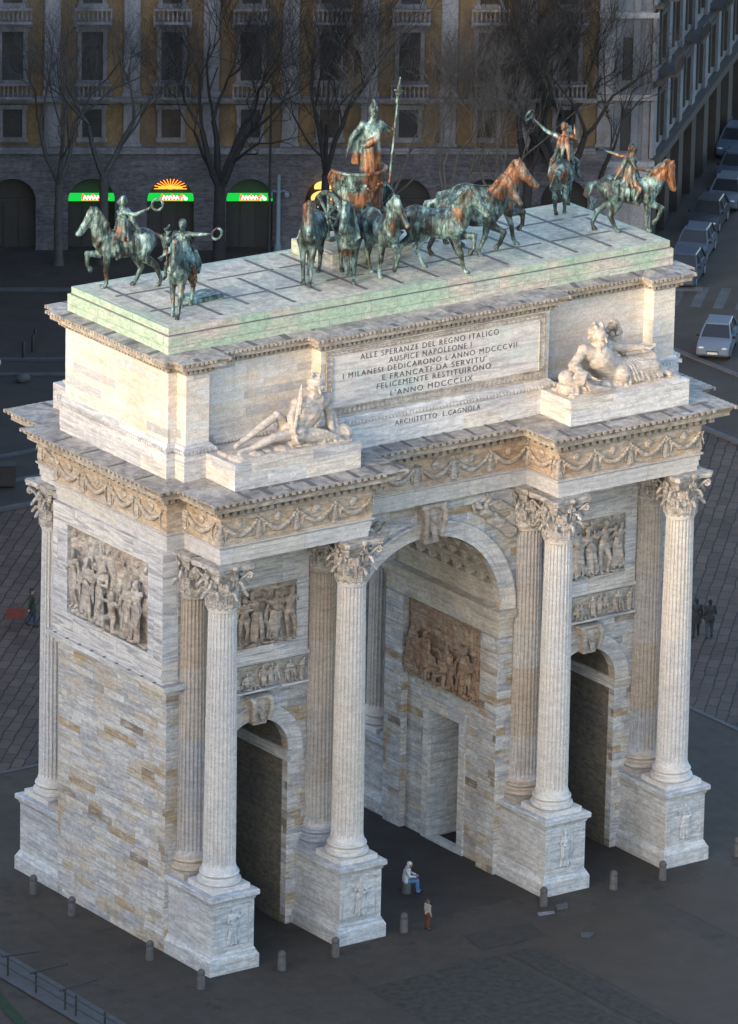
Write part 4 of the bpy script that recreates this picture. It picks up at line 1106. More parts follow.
team = [
 ((-3.35,-.45), 226, dict(turn=.2, nod=.4, up=.12, legs=dict(fl=FWD, hr=HF), tail=-.1, seed=1), 'leftmost bronze horse of the chariot team, head bowed towards the viewer'),
 ((-2.1,-1.15), 240, dict(turn=-.45, nod=.35, up=.1, legs=dict(fr=RAISE2, hl=HF), seed=2), 'second bronze horse from the left in the chariot team, darkest, head turned aside'),
 ((-.85,-1.5), 258, dict(turn=.2, nod=.3, up=.22, legs=dict(fl=RAISE2, fr=BACK, hl=HB, hr=HF), seed=3), 'third bronze horse from the left of the team, head high, below the chariot'),
 ((1.45,-1.95), 310, dict(turn=-.05, nod=.3, up=.15, legs=dict(fl=RAISE, fr=FWD, hl=HF, hr=HB), seed=4), 'middle right team horse with teal flank stepping right, nearest the roof edge'),
 ((3.65,-1.2), 314, dict(turn=-.2, nod=.4, up=.15, legs=dict(fr=RAISE2, fl=BACK, hl=HF, hr=HB), seed=5), 'bronze team horse with copper coloured neck, second from the right end of the team'),
 ((5.1,-.15), 326, dict(turn=-.15, nod=.35, up=.25, legs=dict(fr=RAISE, fl=FWD, hl=HB), seed=6), 'rightmost horse of the chariot team, copper head raised behind its neighbour'),
]
for (x, y), ang, pose, lab in team:
    o = link('horse_statue', bronze_mesh(horse(pose), 'horse_statue', KH, .045, 1, neck=pose['seed'] in (1,5,6)), None, (x, y, 25.02), (0,0,radians(ang)))
    tag(o, lab, 'horse statue', 'bronze horses of the chariot team')

def rider(kind):
    """astride, facing +x, on a life size horse; seat about z=1.46"""
    mb = MB(); rs = random.Random(kind)
    J = dict(pelvis=(-.02,0,1.56), waist=(.0,0,1.72), chest=(.03,0,1.93), neck=(.04,0,2.13), head=(.07,0,2.29),
        hipL=(0,.12,1.52), kneeL=(.3,.34,1.3), ankL=(.14,.4,.93), toeL=(.27,.43,.87), hipR=(0,-.12,1.52), kneeR=(.3,-.34,1.3), ankR=(.14,-.4,.93), toeR=(.27,-.43,.87),
        shL=(.03,.19,2.06), shR=(.03,-.19,2.06))
    J['elL'] = (.0,.3,1.8); J['haL'] = (.22,.18,1.66); J['elR'] = (.0,-.3,1.8); J['haR'] = (.22,-.18,1.66)
    if kind == 0: J['elL'] = (.12,.45,2.1); J['haL'] = (.22,.74,2.16); J['elR'] = (.1,-.3,1.82); J['haR'] = (.3,-.34,1.75)
    if kind == 1: J['elR'] = (-.12,-.3,1.84); J['haR'] = (.1,-.2,1.62); J['elL'] = (-.22,.36,2.03); J['haL'] = (-.55,.5,2.22)
    if kind == 2: J['elL'] = (.05,.5,2.17); J['haL'] = (.1,.78,2.4); J['elR'] = (.2,-.3,1.9); J['haR'] = (.25,-.25,2.2)
    if kind == 3: J['elL'] = (-.25,.3,2.02); J['haL'] = (-.6,.42,2.1); J['elR'] = (.15,-.28,1.85); J['haR'] = (.42,-.15,1.75)
    fig(mb, J, 1.05, True, face=(1,0,0), thick=1.05)
    # tunic
    for i in range(12):
        a = 2*pi*i/12; mb.chain([(.02+.13*cos(a), .15*sin(a), 1.82), (.03+.2*cos(a), .24*sin(a), 1.52), (.08+.28*cos(a), .34*sin(a), 1.34)], [.05,.05,.045], 8)
    for q in (-.1,0,.1): mb.chain([(-.1,q,2.05),(-.25,q*1.5,1.75),(-.4,q*2,1.5)], [.06,.06,.04], 8)
    return mb, J
def wreath(c, n, r):
    mb = MB(); n = V(n).normalized(); a = n.cross(V((0,0,1)));
    if a.length < .1: a = n.cross(V((1,0,0)))
    a.normalize(); b = n.cross(a)
    for i in range(16):
        t = 2*pi*i/16; p = V(c)+(a*cos(t)+b*sin(t))*r; tt = (-a*sin(t)+b*cos(t)); mb.cap(p-tt*.05, .05, p+tt*.05+ (a*cos(t)+b*sin(t))*.03, .03, 6)
    mb.tube([V(c)+(a*cos(2*pi*i/16)+b*sin(2*pi*i/16))*r for i in range(17)], .03, 6)
    return mb
eq = [((-10.1,-1.6), 222, 0, dict(turn=.12, nod=.4, up=.12, legs=dict(fl=FWD, hr=HF), blanket=1, seed=11), 'bronze rider at the front left roof corner facing the viewer, wreath held out sideways'),
      ((-10.2,2.3), 158, 1, dict(turn=.1, nod=.45, up=.22, legs=dict(fr=RAISE, fl=FS if False else [(.47,1.05),(.47,.84),(.5,.48),(.47,.14),(.53,.05)], hl=HB, hr=HF), blanket=1, seed=12), 'bronze rider at the rear left roof corner, horse in profile facing left with raised foreleg'),
      ((10.9,2.45), 46, 2, dict(nod=.3, legs=dict(fl=RAISE2, hr=HF), blanket=1, seed=13), 'bronze rider at the rear right corner seen from behind, arm lifted to the left'),
      ((11.2,-1.55), 322, 3, dict(turn=-.05, nod=.55, bow=.1, legs=dict(fr=RAISE2, hl=HB, hr=HF), blanket=1, seed=14), 'bronze rider at the front right corner, dark horse stepping right with arched copper neck')]
KE = 1.47
for (x, y), ang, kind, pose, lab in eq:
    r = empty('equestrian_statue', lab, 'statue', (x, y, 25.02), radians(ang), 'bronze riders at the roof corners')
    link('horse', bronze_mesh(horse(pose), 'horse', KE, .04, 1, neck=kind == 3), r)
    mb, J = rider(kind); link('rider', bronze_mesh(mb, 'rider', KE, .028, 1, mat='bronze_mixed' if kind in (2,3) else 'bronze'), r)
    if kind != 3:
        hl = V(J['haL']); d = (hl - V(J['elL'])).normalized()
        w = wreath((hl+d*.26)*KE, (.75,-.35,.55) if kind == 0 else (.5,.8,.4), .14*KE); w.build('wreath', M['bronze'], r, 40)
    if kind == 0:
        m = MB(); c = V(J['haR'])*KE; m.tube([c+V((0,0,-.6)), c+V((0,0,.7))], .035, 8)
        for i in range(10): a = i*2.4; m.cap(c+V((0,0,.1+.07*i)), .06, c+V((.14*cos(a),.14*sin(a),.2+.07*i)), .03, 6)
        m.build('palm_staff', M['bronze'], r, 40)
# low slab behind the front left rider
m = MB(); m.box(-.75,.75,-.5,.5,0,.12); m.box(-.7,.7,-.45,.45,.12,.16)
tag(m.build('bronze_slab', M['bronze'], None, 0, (-8.55,-.55,25.02), (0,0,radians(8))), 'low dark hatch slab on the roof behind the front left rider', 'hatch')

# chariot
ch = empty('chariot', 'bronze chariot with curved front shell and spoked wheel behind the six horses', 'chariot', (0.3,1.6,25.62), radians(-90))
def shell():
    mb = MB(); vs = []; fs = []; n = 40; zs = [1.35,1.6,2.2,2.7,2.78]; rr = [1.0,1.02,1.05,1.1,1.16]
    for lay in (0,1):
        for k, z in enumerate(zs):
            for i in range(n+1):
                a = radians(-150)+radians(300)*i/n; r = rr[k]-lay*.1
                drop = max(0, (abs(a)-1.7))*.9*(k/4)
                vs.append((r*.95*cos(a)-.1, r*1.0*sin(a), z-drop))
    m = n+1; L = len(zs)*m
    for k in range(len(zs)-1):
        for i in range(n):
            a = k*m+i; fs.append((a,a+1,a+1+m,a+m)); b = L+a; fs.append((b+m,b+1+m,b+1,b))
    for i in range(n):
        a = (len(zs)-1)*m+i; fs.append((a,a+1,L+a+1,L+a)); fs.append((i+1,i,L+i,L+i+1))
    for k in range(len(zs)-1):
        for i in (0,n): a = k*m+i; fs.append((a,a+m,L+a+m,L+a))
    mb.add(vs, fs)
    rs = random.Random(4)
    rim = []
    for i in range(n+1):
        a = radians(-150)+radians(300)*i/n; rim.append((1.13*.95*cos(a)-.1, 1.13*sin(a), 2.79-max(0,(abs(a)-1.7))*.9))
    mb.tube(rim, .07, 8)
    # festoons and rosettes in relief round the shell
    for s in range(5):
        a0 = radians(-110)+radians(220)*s/5
        for i in range(9):
            a = a0+radians(44)*i/8; z = 2.45-.35*sin(pi*i/8); mb.ell((1.06*.95*cos(a)-.1, 1.06*sin(a), z), .075, None, 6, 5)
    mb.lathe([(.95,1.25),(1.02,1.3),(1.02,1.4),(.9,1.42)], 40, (-.1,0,0))
    return mb
shell().build('shell', M['bronze_mixed'], ch, 40)
def wheel():
    mb = MB(); R = .92
    mb.tube([(R*cos(2*pi*i/32), 0, R*sin(2*pi*i/32)) for i in range(33)], .1, 8)
    for i in range(8): a = 2*pi*i/8; mb.cap((0,0,0), .06, (R*cos(a),0,R*sin(a)), .075, 8)
    mb.ell((0,0,0), (.17,.22,.17)); return mb.mesh('wheel', M['bronze'], 40)
wm = wheel()
for q in (-1,1): link('wheel', wm, ch, (-.2, q*1.3, 1.0))
m = MB(); m.cap((-.2,-1.35,1.0), .08, (-.2,1.35,1.0), .08); m.chain([(.7,0,1.2),(1.8,0,.9),(3.4,0,1.6)], [.09,.08,.07]); m.box(-.9,.8,-.85,.85,1.15,1.27)
m.build('axle_and_pole', M['bronze'], ch, 40)
m = MB(); m.tube([(-1.05,1.05,1.6),(-1.2,1.35,1.9),(-1.05,1.45,2.2),(-.8,1.35,2.15),(-.85,1.25,1.95)], [.07,.08,.08,.07,.05], 8); m.build('scroll_handle', M['bronze'], ch, 40)

# charioteer
mb = MB(); rs = random.Random(8)
J = dict(elL=(-.42,-.04,1.22), haL=(-.5,-.02,.98), elR=(.42,-.08,1.28), haR=(.4,-.34,1.5), head=(.03,-.04,1.65), kneeL=(-.12,-.1,.52))
J = dict(J); fig(mb, J, 1., True, helmet=True, thick=1.15)
robe(mb, (0,-.02,1.1), (0,0,.03), .15, .21, 9, .045, rs, -.1, .03); robe(mb, (0,.05,1.2), (0,.08,.03), .15, .2, 7, .045, rs, .1, .03)
for i in range(4): mb.chain([(-.2,.06,1.45),(-.27-.02*i,.08,1.1),(-.26-.03*i,.06+.03*i,.72)], [.05,.05,.04], 8)
mb.chain([(.2,-.1,1.42),(.05,-.2,1.2),(-.18,-.14,1.08)], [.06,.07,.06])
place(mb, 0, None, (0,0,0), (1.9,1.9,2.2))
cq = empty('charioteer_statue', 'helmeted bronze woman standing in the chariot holding a long spear', 'statue', (0.75,1.45,27.0), radians(-22))
link('figure', remesh(mb, 'figure', M['bronze_mixed'], .034, 1), cq)
m = MB(); hp_ = V((.40*1.9,-.40*1.9,3.4)); m.tube([(hp_.x-.2,hp_.y,1.0),(hp_.x+.12,hp_.y,4.75)], .045, 8)
m.cap((hp_.x+.12,hp_.y,4.75), .09, (hp_.x+.16,hp_.y,5.2), .02); m.ell((hp_.x+.09,hp_.y,4.55), (.13,.13,.09)); m.cap((hp_.x-.05,hp_.y,4.7), .04, (hp_.x+.25,hp_.y,4.65), .04)
m.ell((hp_.x+.05,hp_.y,4.3), (.08,.08,.2)); m.build('spear', M['bronze'], cq, 40)

# ------------------------------------------------------------------ reclining marble river gods
def god_left():
    mb = MB(); y0 = -5.45; rs = random.Random(5)
    J = dict(pelvis=(-7.55,y0,20.85), waist=(-7.25,y0,21.12), chest=(-6.92,y0-.02,21.52), neck=(-6.6,y0-.02,22.0), head=(-6.56,y0-.12,22.38),
       shL=(-7.42,y0-.12,21.92), elL=(-7.86,y0-.3,21.5), haL=(-7.92,y0-.62,21.0), shR=(-6.06,y0+.02,21.86), elR=(-5.86,y0+.05,21.2), haR=(-5.98,y0-.35,20.66),
       hipL=(-7.6,y0-.3,20.8), kneeL=(-8.72,y0-.42,20.86), ankL=(-9.75,y0-.3,20.52), toeL=(-10.2,y0-.32,20.5),
       hipR=(-7.65,y0+.15,20.9), kneeR=(-8.3,y0-.02,21.58), ankR=(-9.7,y0+.12,20.78), toeR=(-10.1,y0+.1,20.6))
    fig(mb, J, 2.35, face=(-.25,-1,.0), up=(.05,0,1), beard=True, thick=1.15, hk=1.5, tt=1.6, ta=1.3)
    return mb, y0
def god_right():
    mb = MB(); y0 = -5.4
    J = dict(pelvis=(7.85,y0,20.78), waist=(7.45,y0,21.02), chest=(6.95,y0-.02,21.5), neck=(6.78,y0-.02,21.98), head=(6.85,y0-.16,22.34),
       shL=(6.2,y0-.05,21.86), elL=(5.5,y0-.25,21.4), haL=(6.05,y0-.62,21.0), shR=(7.45,y0+.1,21.86), elR=(8.35,y0+.1,21.6), haR=(9.05,y0-.15,21.6),
       hipL=(7.85,y0-.3,20.75), kneeL=(9.5,y0-.5,20.72), ankL=(10.2,y0-.1,20.5), toeL=(10.45,y0-.3,20.42),
       hipR=(7.9,y0+.12,20.85), kneeR=(9.55,y0-.1,21.15), ankR=(9.85,y0-.3,20.55), toeR=(10.1,y0-.55,20.45))
    fig(mb, J, 2.35, face=(.25,-1,-.1), up=(.05,0,1), beard=True, thick=1.2, hk=1.5, tt=1.55, ta=1.3)
    return mb, y0
def god(kind):
    rs = random.Random(kind+3); mb, y0 = (god_left, god_right)[kind]()
    s = (-1,1)[kind]
    # rocky bed
    for i in range(26):
        t = i/25; x = s*(5.35+4.9*t); mb.ell((x, y0+rs.uniform(-.25,.25), 20.26+ (.22*(1-t))), (.4,.5,.16+.3*max(0,.55-t)), None, 8, 6)
    mb.box(min(s*5.25,s*10.5), max(s*5.25,s*10.5), y0-.72, y0+.75, 20.1, 20.33)
    if kind == 0:
        for i in range(7): mb.chain([(-7.9+.12*i,y0-.3,20.95),(-7.6+.2*i,y0-.62,20.75),(-7.2+.25*i,y0-.6,20.5-.02*i)], [.1,.09,.08], 8)
        for i in range(6): mb.chain([(-6.1+.05*i,y0+.25,21.6),(-5.8+.04*i,y0+.25-.05*i,21.1),(-5.95+.06*i,y0+.1-.08*i,20.5)], [.06,.07,.06], 8)
        for i in range(10): mb.cap((-6.5+rs.uniform(-.2,.2),y0+.05,22.5), .12, (-6.45+rs.uniform(-.25,.25),y0+.12,22.0), .08, 6)
    else:
        mb.cap((7.95,y0-.22,20.82), .4, (9.4,y0-.4,20.78), .3); mb.cap((8.0,y0+.1,20.9), .4, (9.5,y0-.05,21.0), .3); mb.cap((8.0,y0-.3,20.6), .34, (9.6,y0-.4,20.55), .24)   # cloth over the thighs
        for i in range(10):
            t = (i+rs.uniform(-.3,.3))/9; j_ = lambda s=.06: rs.uniform(-s,s)
            mb.chain([(7.85+1.1*t,y0-.1,21.28-.06*t),(7.95+1.25*t+j_(),y0-.5-.06*(1-t),21.02-.04*t+j_(.04)),(8.1+1.35*t+j_(.1),y0-.66+.04*t,20.72+j_(.04)),(8.2+1.45*t+j_(.12),y0-.66+.06*t,20.42)], [.05,.055,.05,.04], 10)
        for i in range(8): mb.chain([(7.9,y0-.3+.1*i,21.0),(8.8,y0-.42+.1*i,21.08),(9.5,y0-.42+.08*i,21.05)], [.07,.08,.06], 8)
        mb.cap((5.5,y0-.2,20.75), .45, (5.25,y0-.25,20.95), .34); mb.tube([(5.62,y0-.35,21.0),(5.9,y0-.7,20.9)], [.38,.3], 12)     # urn
        for i in range(6): mb.chain([(5.75+.05*i,y0-.75,20.9-.05*i),(6.0+.1*i,y0-.82,20.5),(6.3+.16*i,y0-.8,20.36)], [.08,.08,.07], 6)
        for i in range(5): mb.cap((6.2+.2*i,y0+.1,21.5), .12, (6.4+.2*i,y0+.3,20.7), .12, 6)
    return mb
go = []
for kind, lab in ((0,'reclining bearded marble figure with an oar on the left ledge below the attic'),(1,'reclining bearded marble figure with urn and fruit horn on the right ledge')):
    cx = (-7.9,7.9)[kind]
    mb = god(kind); place(mb, 0, None, (-cx,5.3,-20.212), 1.)
    r = empty('reclining_statue', lab, 'statue', (cx,-5.3,20.212)); go.append(r)
    link('figure', remesh(mb, 'figure', M['statue'], .026, 1), r)
    m = MB()
    if kind == 0:
        P = lambda x, z, y=-6.1: (x-cx, y+5.3, z-20.212)
        m.tube([P(-7.98,20.75), P(-7.72,22.2), P(-7.64,22.7)], [.07,.07,.06], 8); m.tube([P(-7.76,21.7), P(-7.66,22.4), P(-7.62,22.85)], [.12,.1,.03], 8); m.build('oar', M['statue'], r, 40)
    else:
        P = lambda x, z, y=-5.1: (x-cx, y+5.3, z-20.212)
        m.tube([P(8.5,21.2), P(8.25,21.5), P(8.0,21.95), P(7.9,22.2)], [.08,.16,.26,.32], 12)
        q = random.Random(5)
        for i in range(26):
            a = q.uniform(0,6.28); h_ = q.random(); m.ell(P(7.9+.3*cos(a)*(1-h_*.7), 22.22+.5*h_, -5.1+.3*sin(a)*(1-h_*.7)), .11, None, 6, 5)
        m.build('fruit_horn', M['statue'], r, 40)
# companions on the rear ledges
for k, r0_ in enumerate(go):
    c = dup(r0_, None, (-r0_.location.x, 5.3, 20.212), pi)
    c['label'] = ('marble reclining figure on the rear right ledge, hidden behind the attic','marble reclining figure on the rear left ledge, peeping out behind the attic corner')[k]
# ------------------------------------------------------------------ people
MC = {}
def cloth(n, c): 
    if n not in MC: MC[n] = simple(n, c, .85, .25, 6.)
    return MC[n]
SKIN = cloth('skin', (.36,.22,.16))
def person(lab, loc, rz, J=None, k=1., top='dark coat', topc=(.03,.03,.032), leg='blue jeans', legc=(.04,.06,.13), hair=(.03,.02,.015), coat=0., fem=False, shoe=(.02,.02,.02), skirt=False):
    r = empty('person', lab, 'person', loc, rz)
    b = MB(); fig(b, J, k, fem, hair=False); link('body', remesh(b, 'body', SKIN, .016, 1), r)
    t = MB(); j = fig(t, J, k, fem, thick=1.22, only=('torso','arms'), hands=False, hd=False)
    if coat:
        for i in range(10):
            a = 2*pi*i/10; p = j['pelvis']; t.chain([tuple(p+V((.12*cos(a),.1*sin(a),.05))), tuple(p+V((.2*cos(a),.17*sin(a),-coat)))], [.07,.05], 8)
    link('jacket', remesh(t, 'jacket', cloth(top, topc), .018, 2), r)
    t = MB(); fig(t, J, k, fem, thick=1.2, only=('legs',), hands=False, hd=False)
    t.cap(j['hipL'], .115, j['hipR'], .115)
    if skirt:
        for i in range(10):
            a = 2*pi*i/10; p = j['pelvis']; t.chain([tuple(p+V((.1*cos(a),.09*sin(a),.0))), tuple(p+V((.17*cos(a),.15*sin(a),-.3)))], [.06,.05], 8)
    link('trousers', remesh(t, 'trousers', cloth(leg, legc), .018, 2), r)
    t = MB(); hd = j['head']; t.ell(hd+V((0,.02,.045))*k, (.092*k,.11*k,.09*k)); t.ell(hd+V((0,.06,-.02))*k, (.085*k,.065*k,.11*k))
    link('hair', remesh(t, 'hair', cloth('hair %.2f' % hair[0], hair), .016, 1), r)
    t = MB()
    for q in 'LR': a = V(j['ank'+q]); t.cap(a+V((0,.03,-.03))*k, .052*k, V(j['toe'+q])+V((0,-.02,.0)), .045*k)
    link('shoes', remesh(t, 'shoes', cloth('shoe leather', shoe), .015, 1), r)
    return r, j
SIT = dict(pelvis=(0,.02,.56), waist=(0,.03,.7), chest=(0,-.02,.9), neck=(0,-.05,1.08), head=(0,-.12,1.2), hipL=(-.1,.0,.53), hipR=(.1,0,.53), kneeL=(-.1,-.42,.54), kneeR=(.1,-.43,.52),
   ankL=(-.1,-.42,.1), ankR=(.1,-.47,.08), toeL=(-.1,-.58,.04), toeR=(.1,-.63,.04), shL=(-.18,-.02,1.02), shR=(.18,-.02,1.02), elL=(-.25,-.12,.78), elR=(.25,-.12,.78), haL=(-.08,-.36,.72), haR=(.08,-.34,.76))
FR_ = atan2(-.575,.818)+pi/2      # facing right in the view
person('white haired woman in pale jacket and blue jeans sitting hunched in the great arch', (-.42,-3.6,.01), FR_, SIT, 1., 'pale jacket', (.55,.58,.60), 'bright blue jeans', (.10,.19,.38), (.62,.64,.66), fem=True)
CH = {n: (x*.72,y*.72,z*.72) for n,(x,y,z) in DEF.items()}
person('small child in white top and dull red trousers standing before the arch', (-2.04,-7.3,.01), FR_+.6, CH, .74, 'white top', (.3,.28,.25), 'dull red trousers', (.11,.045,.03), (.1,.06,.035))
WALK = dict(kneeL=(-.11,-.12,.5), ankL=(-.11,-.1,.1), toeL=(-.12,-.28,.05), kneeR=(.11,.02,.5), ankR=(.11,.22,.12), toeR=(.12,.1,.03))
p_, j_ = person('person in dark green coat and navy trousers holding a red bag, left paving', (4.5,31.75,.01), FR_, dict(WALK, elL=(-.26,.1,1.15), haL=(-.28,.12,.9)), 1., 'dark green coat', (.03,.037,.032), 'navy trousers', (.025,.035,.07), (.025,.027,.025), coat=.25)
m = MB(); m.box(-.42,.42,-.09,.09,0,.5); m.tube([(-.15,0,.5),(-.12,0,.62),(.12,0,.62),(.15,0,.5)], .02, 6)
tag(m.build('red_bag', cloth('faded red canvas', (.13,.045,.04)), None, 0, (4.08,32.4,.25), (0,0,radians(-35))), 'faded red rectangular bag held by the person on the left paving', 'bag')
person('left one of a couple walking arm in arm on the right paving, long dark coat', (28.55,15.2,.01), FR_+pi/2, dict(WALK, elR=(.26,-.05,1.15), haR=(.34,-.2,1.1)), 1., 'charcoal coat', (.04,.04,.039), 'charcoal trousers', (.035,.034,.033), (.03,.025,.02), coat=.3, fem=True)
person('right one of the couple on the right paving, dark jacket and blue trousers', (28.95,14.75,.01), FR_+pi/2, dict(WALK, elL=(-.26,-.05,1.15), haL=(-.28,-.22,1.05)), 1.06, 'charcoal jacket', (.036,.036,.036), 'slate blue trousers', (.05,.065,.085), (.02,.018,.015), coat=.12)
# ------------------------------------------------------------------ the dark palazzo behind
FANG = atan2(-.51804,.85535)
BH = 20.
P1 = empty('palazzo', 'dark ochre and grey palazzo with rows of windows and shop arches behind the arch', 'building', tuple(F0), FANG)
S0, S1 = -14., 31.0
PER = 79/19.198; SC0 = 12/19.198
cent = [SC0+PER*k for k in range(-3,8)]
m = MB(); m.box(S0,S1,0,12,5.4,BH); m.build('wall', M['ochre'], P1, 0)
def arch_wall(m, c0, c1, cx, R, zs, ztop, y0, y1):
    n = 20; m.box(c0,cx-R,y0,y1,0,ztop); m.box(cx+R,c1,y0,y1,0,ztop)
    pts = [(cx-R*cos(pi*i/n), zs+R*sin(pi*i/n)) for i in range(n+1)]; vs = []; fs = []
    for x, z in pts: vs += [(x,y0,z),(x,y0,ztop),(x,y1,z),(x,y1,ztop)]
    for i in range(n): a = 4*i; b = a+4; fs += [(a,b,b+1,a+1),(a,a+2,b+2,b)]
    m.add(vs, fs)
m = MB()
for c in cent: arch_wall(m, c-PER/2, c+PER/2, c, 1.22, 2.75, 5.5, -.45, 0)
m.box(S0,S1,.35,12,0,5.5)
m.build('rusticated_base', M['rustic'], P1, 20)
for i, c in enumerate(cent):
    m = MB(); m.prism_y([(c-1.25,0)]+[(c+1.25,0)]+[(c+1.25*cos(pi*q/12), 2.75+1.22*sin(pi*q/12)) for q in range(13)], .2, .3)
    for x in (-.4,.4): m.box(c+x-.04,c+x+.04,.12,.2,0,2.7)
    m.box(c-1.2,c+1.2,.1,.2,2.62,2.76)
    m.build('shop_front', M['shop_dark'], P1, 0)
m = MB()
for z0, z1, y in ((5.35,5.5,-.62),(5.5,5.62,-.5),(7.95,8.1,-.3),(8.1,8.3,-.55),(14.4,14.7,-.5)): m.box(S0,S1,y,0.02,z0,z1)
m.build('string_course', M['trim'], P1, 0)
for c in cent:
    m = MB(); x = c+PER/2; m.box(x-.42,x+.42,-.16,.02,5.63,7.95); m.box(x-.42,x+.42,-.16,.02,8.31,14.4); m.box(x-.5,x+.5,-.22,.02,8.31,8.6); m.box(x-.5,x+.5,-.2,.02,5.63,5.8); m.box(x-.42,x+.42,-.16,.02,14.71,BH)
    m.build('pilaster', M['greyst'], P1, 0)
    for z0, z1, w, tall in ((6.1,7.62,.5,0),(9.15,11.75,.55,1),(13.25,14.3,.5,0),(15.2,17.6,.55,1)):
        m = MB()
        for x0,x1,a,b,y in ((-w-.22,-w,z0-.1,z1+.1,-.14),(w,w+.22,z0-.1,z1+.1,-.14),(-w-.3,w+.3,z1,z1+.24,-.18),(-w-.3,w+.3,z0-.24,z0,-.2)): m.box(c+x0,c+x1,y,.01,a,b)
        if tall: m.box(c-w-.45,c+w+.45,-.4,.01,z1+.3,z1+.48); m.box(c-w-.36,c+w+.36,-.2,.01,z1+.24,z1+.3)
        wo = m.build('window', M['trim'], P1, 0)
        m = MB(); m.box(c-w,c+w,-.03,.01,z0,z1); m.box(c-.03,c+.03,-.06,-.03,z0,z1); m.box(c-w,c+w,-.06,-.03,z0+(z1-z0)*.68,z0+(z1-z0)*.72)
        m.build('pane', M[('pane','shutter','pane','blind')[int(c*7.3+z0*1.7) % 4]], wo, 0)
    for zb in (8.3,12.3):
        m = MB(); m.box(c-1.0,c+1.0,-.85,.0,zb,zb+.14); m.box(c-1.0,c+1.0,-.85,-.72,zb+.72,zb+.84)
        for q in range(9):
            x = c-.94+1.88*q/8; m.lathe([(.03,0),(.065,.15),(.065,.28),(.03,.45),(.045,.58)], 8, (x,-.78,zb+.14))
        m.build('balcony', M['trim'], P1, 40)
m = MB(); m.box(S0-.3,S1+.3,-.8,12.3,BH,BH+.4); m.hexa([(S0,-.5,BH+.4),(S1,-.5,BH+.4),(S1,12,BH+.4),(S0,12,BH+.4),(S0,5,BH+3),(S1,5,BH+3),(S1,7,BH+3),(S0,7,BH+3)]); m.build('roof', M['tile'], P1, 0)
SIGN = emit('lit green sign', (.005,.27,.03), .7); SW = emit('lit white lettering', (.7,.6,.55), 1.0); SR_ = emit('lit red lettering', (.55,.05,.03), 1.0); GOLD = emit('warm shop lamp', (1.,.24,.03), .9)
def front(s, z, y=-.5): return tuple(fp(s, y, z))
for i, (k, lab) in enumerate(((1,'lit green shop sign behind the left rear horse rider, leftmost of three'),(2,'lit green shop sign under a glowing fanlight, middle of three'),(3,'lit green shop sign beside the pale lamp post, rightmost of three'))):
    c = SC0+PER*k; r = empty('shop_sign', lab, 'sign', front(c,2.7,-.3), FANG, 'lit green shop signs')
    m = MB(); m.box(-1.2,1.2,-.12,.12,.06,.44); m.build('board', SIGN, r, 0)
    m = MB(); rs = random.Random(3)
    for q in range(7):
        x = -.5+.17*q; m.chain([(x,-.14,.12),(x+.05,-.14,.3+.12*(q%3==0)),(x+.13,-.14,.28),(x+.1,-.14,.14)], [.035]*4, 6)
    m.build('red_script', SR_, r, 0)
    m = MB()
    for q in range(5): x = -.42+.17*q; m.chain([(x,-.16,.16),(x+.07,-.16,.36),(x+.16,-.16,.2)], [.03]*3, 6)
    for q in range(3): m.ell((.55+.12*q,-.14,.2+.1*(q%2)), (.09,.02,.09), None, 8, 6)
    m.build('white_script', SW, r, 0)
c = SC0+PER*2; r = empty('fanlight', 'glowing orange fanlight with radiating bars over the middle green sign', 'window', front(c,3.32,-.02), FANG)
m = MB()
for q in range(13):
    a = pi*q/12; m.tube([(.25*cos(a),0,.18*sin(a)),(.85*cos(a),0,.62*sin(a))], .022, 5)
m.lathe([(.01,0),(.2,.02),(.2,.12),(.01,.2)], 10); m.box(-.62,.62,-.04,.04,0,.12); m.build('glowing_bars', GOLD, r, 0)
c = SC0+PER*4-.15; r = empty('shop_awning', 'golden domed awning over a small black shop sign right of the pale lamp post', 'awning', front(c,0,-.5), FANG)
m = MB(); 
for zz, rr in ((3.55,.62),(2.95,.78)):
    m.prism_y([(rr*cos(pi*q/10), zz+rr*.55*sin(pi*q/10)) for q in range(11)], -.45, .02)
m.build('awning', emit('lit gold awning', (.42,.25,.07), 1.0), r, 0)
m = MB(); m.box(-.85,.85,-.1,.02,2.35,2.9); m.build('sign_board', M['shop_dark'], r, 0)
t = text('lettering', 'ARCO', -.65, .65, 2.48, .3, -.115, SW, r)

# pale stone part at the corner and the side street front
P2 = empty('corner_house', 'pale blue grey stone corner house running back along the side street', 'building', tuple(fp(S1+.02)), FANG)
LC = 2.9
m = MB(); m.box(0,LC,0,10,0,BH+1); m.build('wall', M['palewall'], P2, 0)
m = MB(); m.box(-.0,LC+.1,-.15,0,0,4.6); m.build('base', M['greyst'], P2, 0)
for z0,z1,y in ((4.6,4.9,-.4),(8.2,8.5,-.45),(12.6,12.9,-.45),(17,17.3,-.4)): m = MB(); m.box(0,LC+.2,y,0,z0,z1); m.build('cornice', M['greyst'], P2, 0)
for x in (.35,1.1,2.0,2.6):
    m = MB(); m.box(x-.18,x+.18,-.14,0,4.9,8.2); m.box(x-.18,x+.18,-.14,0,8.5,12.6); m.box(x-.18,x+.18,-.14,0,12.9,17); m.build('pilaster', M['palewall'], P2, 0)
for z0 in (5.4,9.2,13.6):
    m = MB(); m.box(1.3,1.8,-.06,0,z0,z0+2.3); m.build('window', M['pane'], P2, 0)
m = MB(); m.box(-.2,LC+.3,-.6,10,BH+1,BH+1.4); m.build('roof', M['tile'], P2, 0)
ang2 = radians(42); c0 = fp(S1+.02+LC)
P3 = empty('street_house', 'long pale blue grey house front with balconies receding along the side street', 'building', tuple(c0+V((.01,-.01,0))), ang2)
L3 = 95
m = MB(); m.box(0,L3,0,14,4.8,24); m.build('wall', M['palewall'], P3, 0)
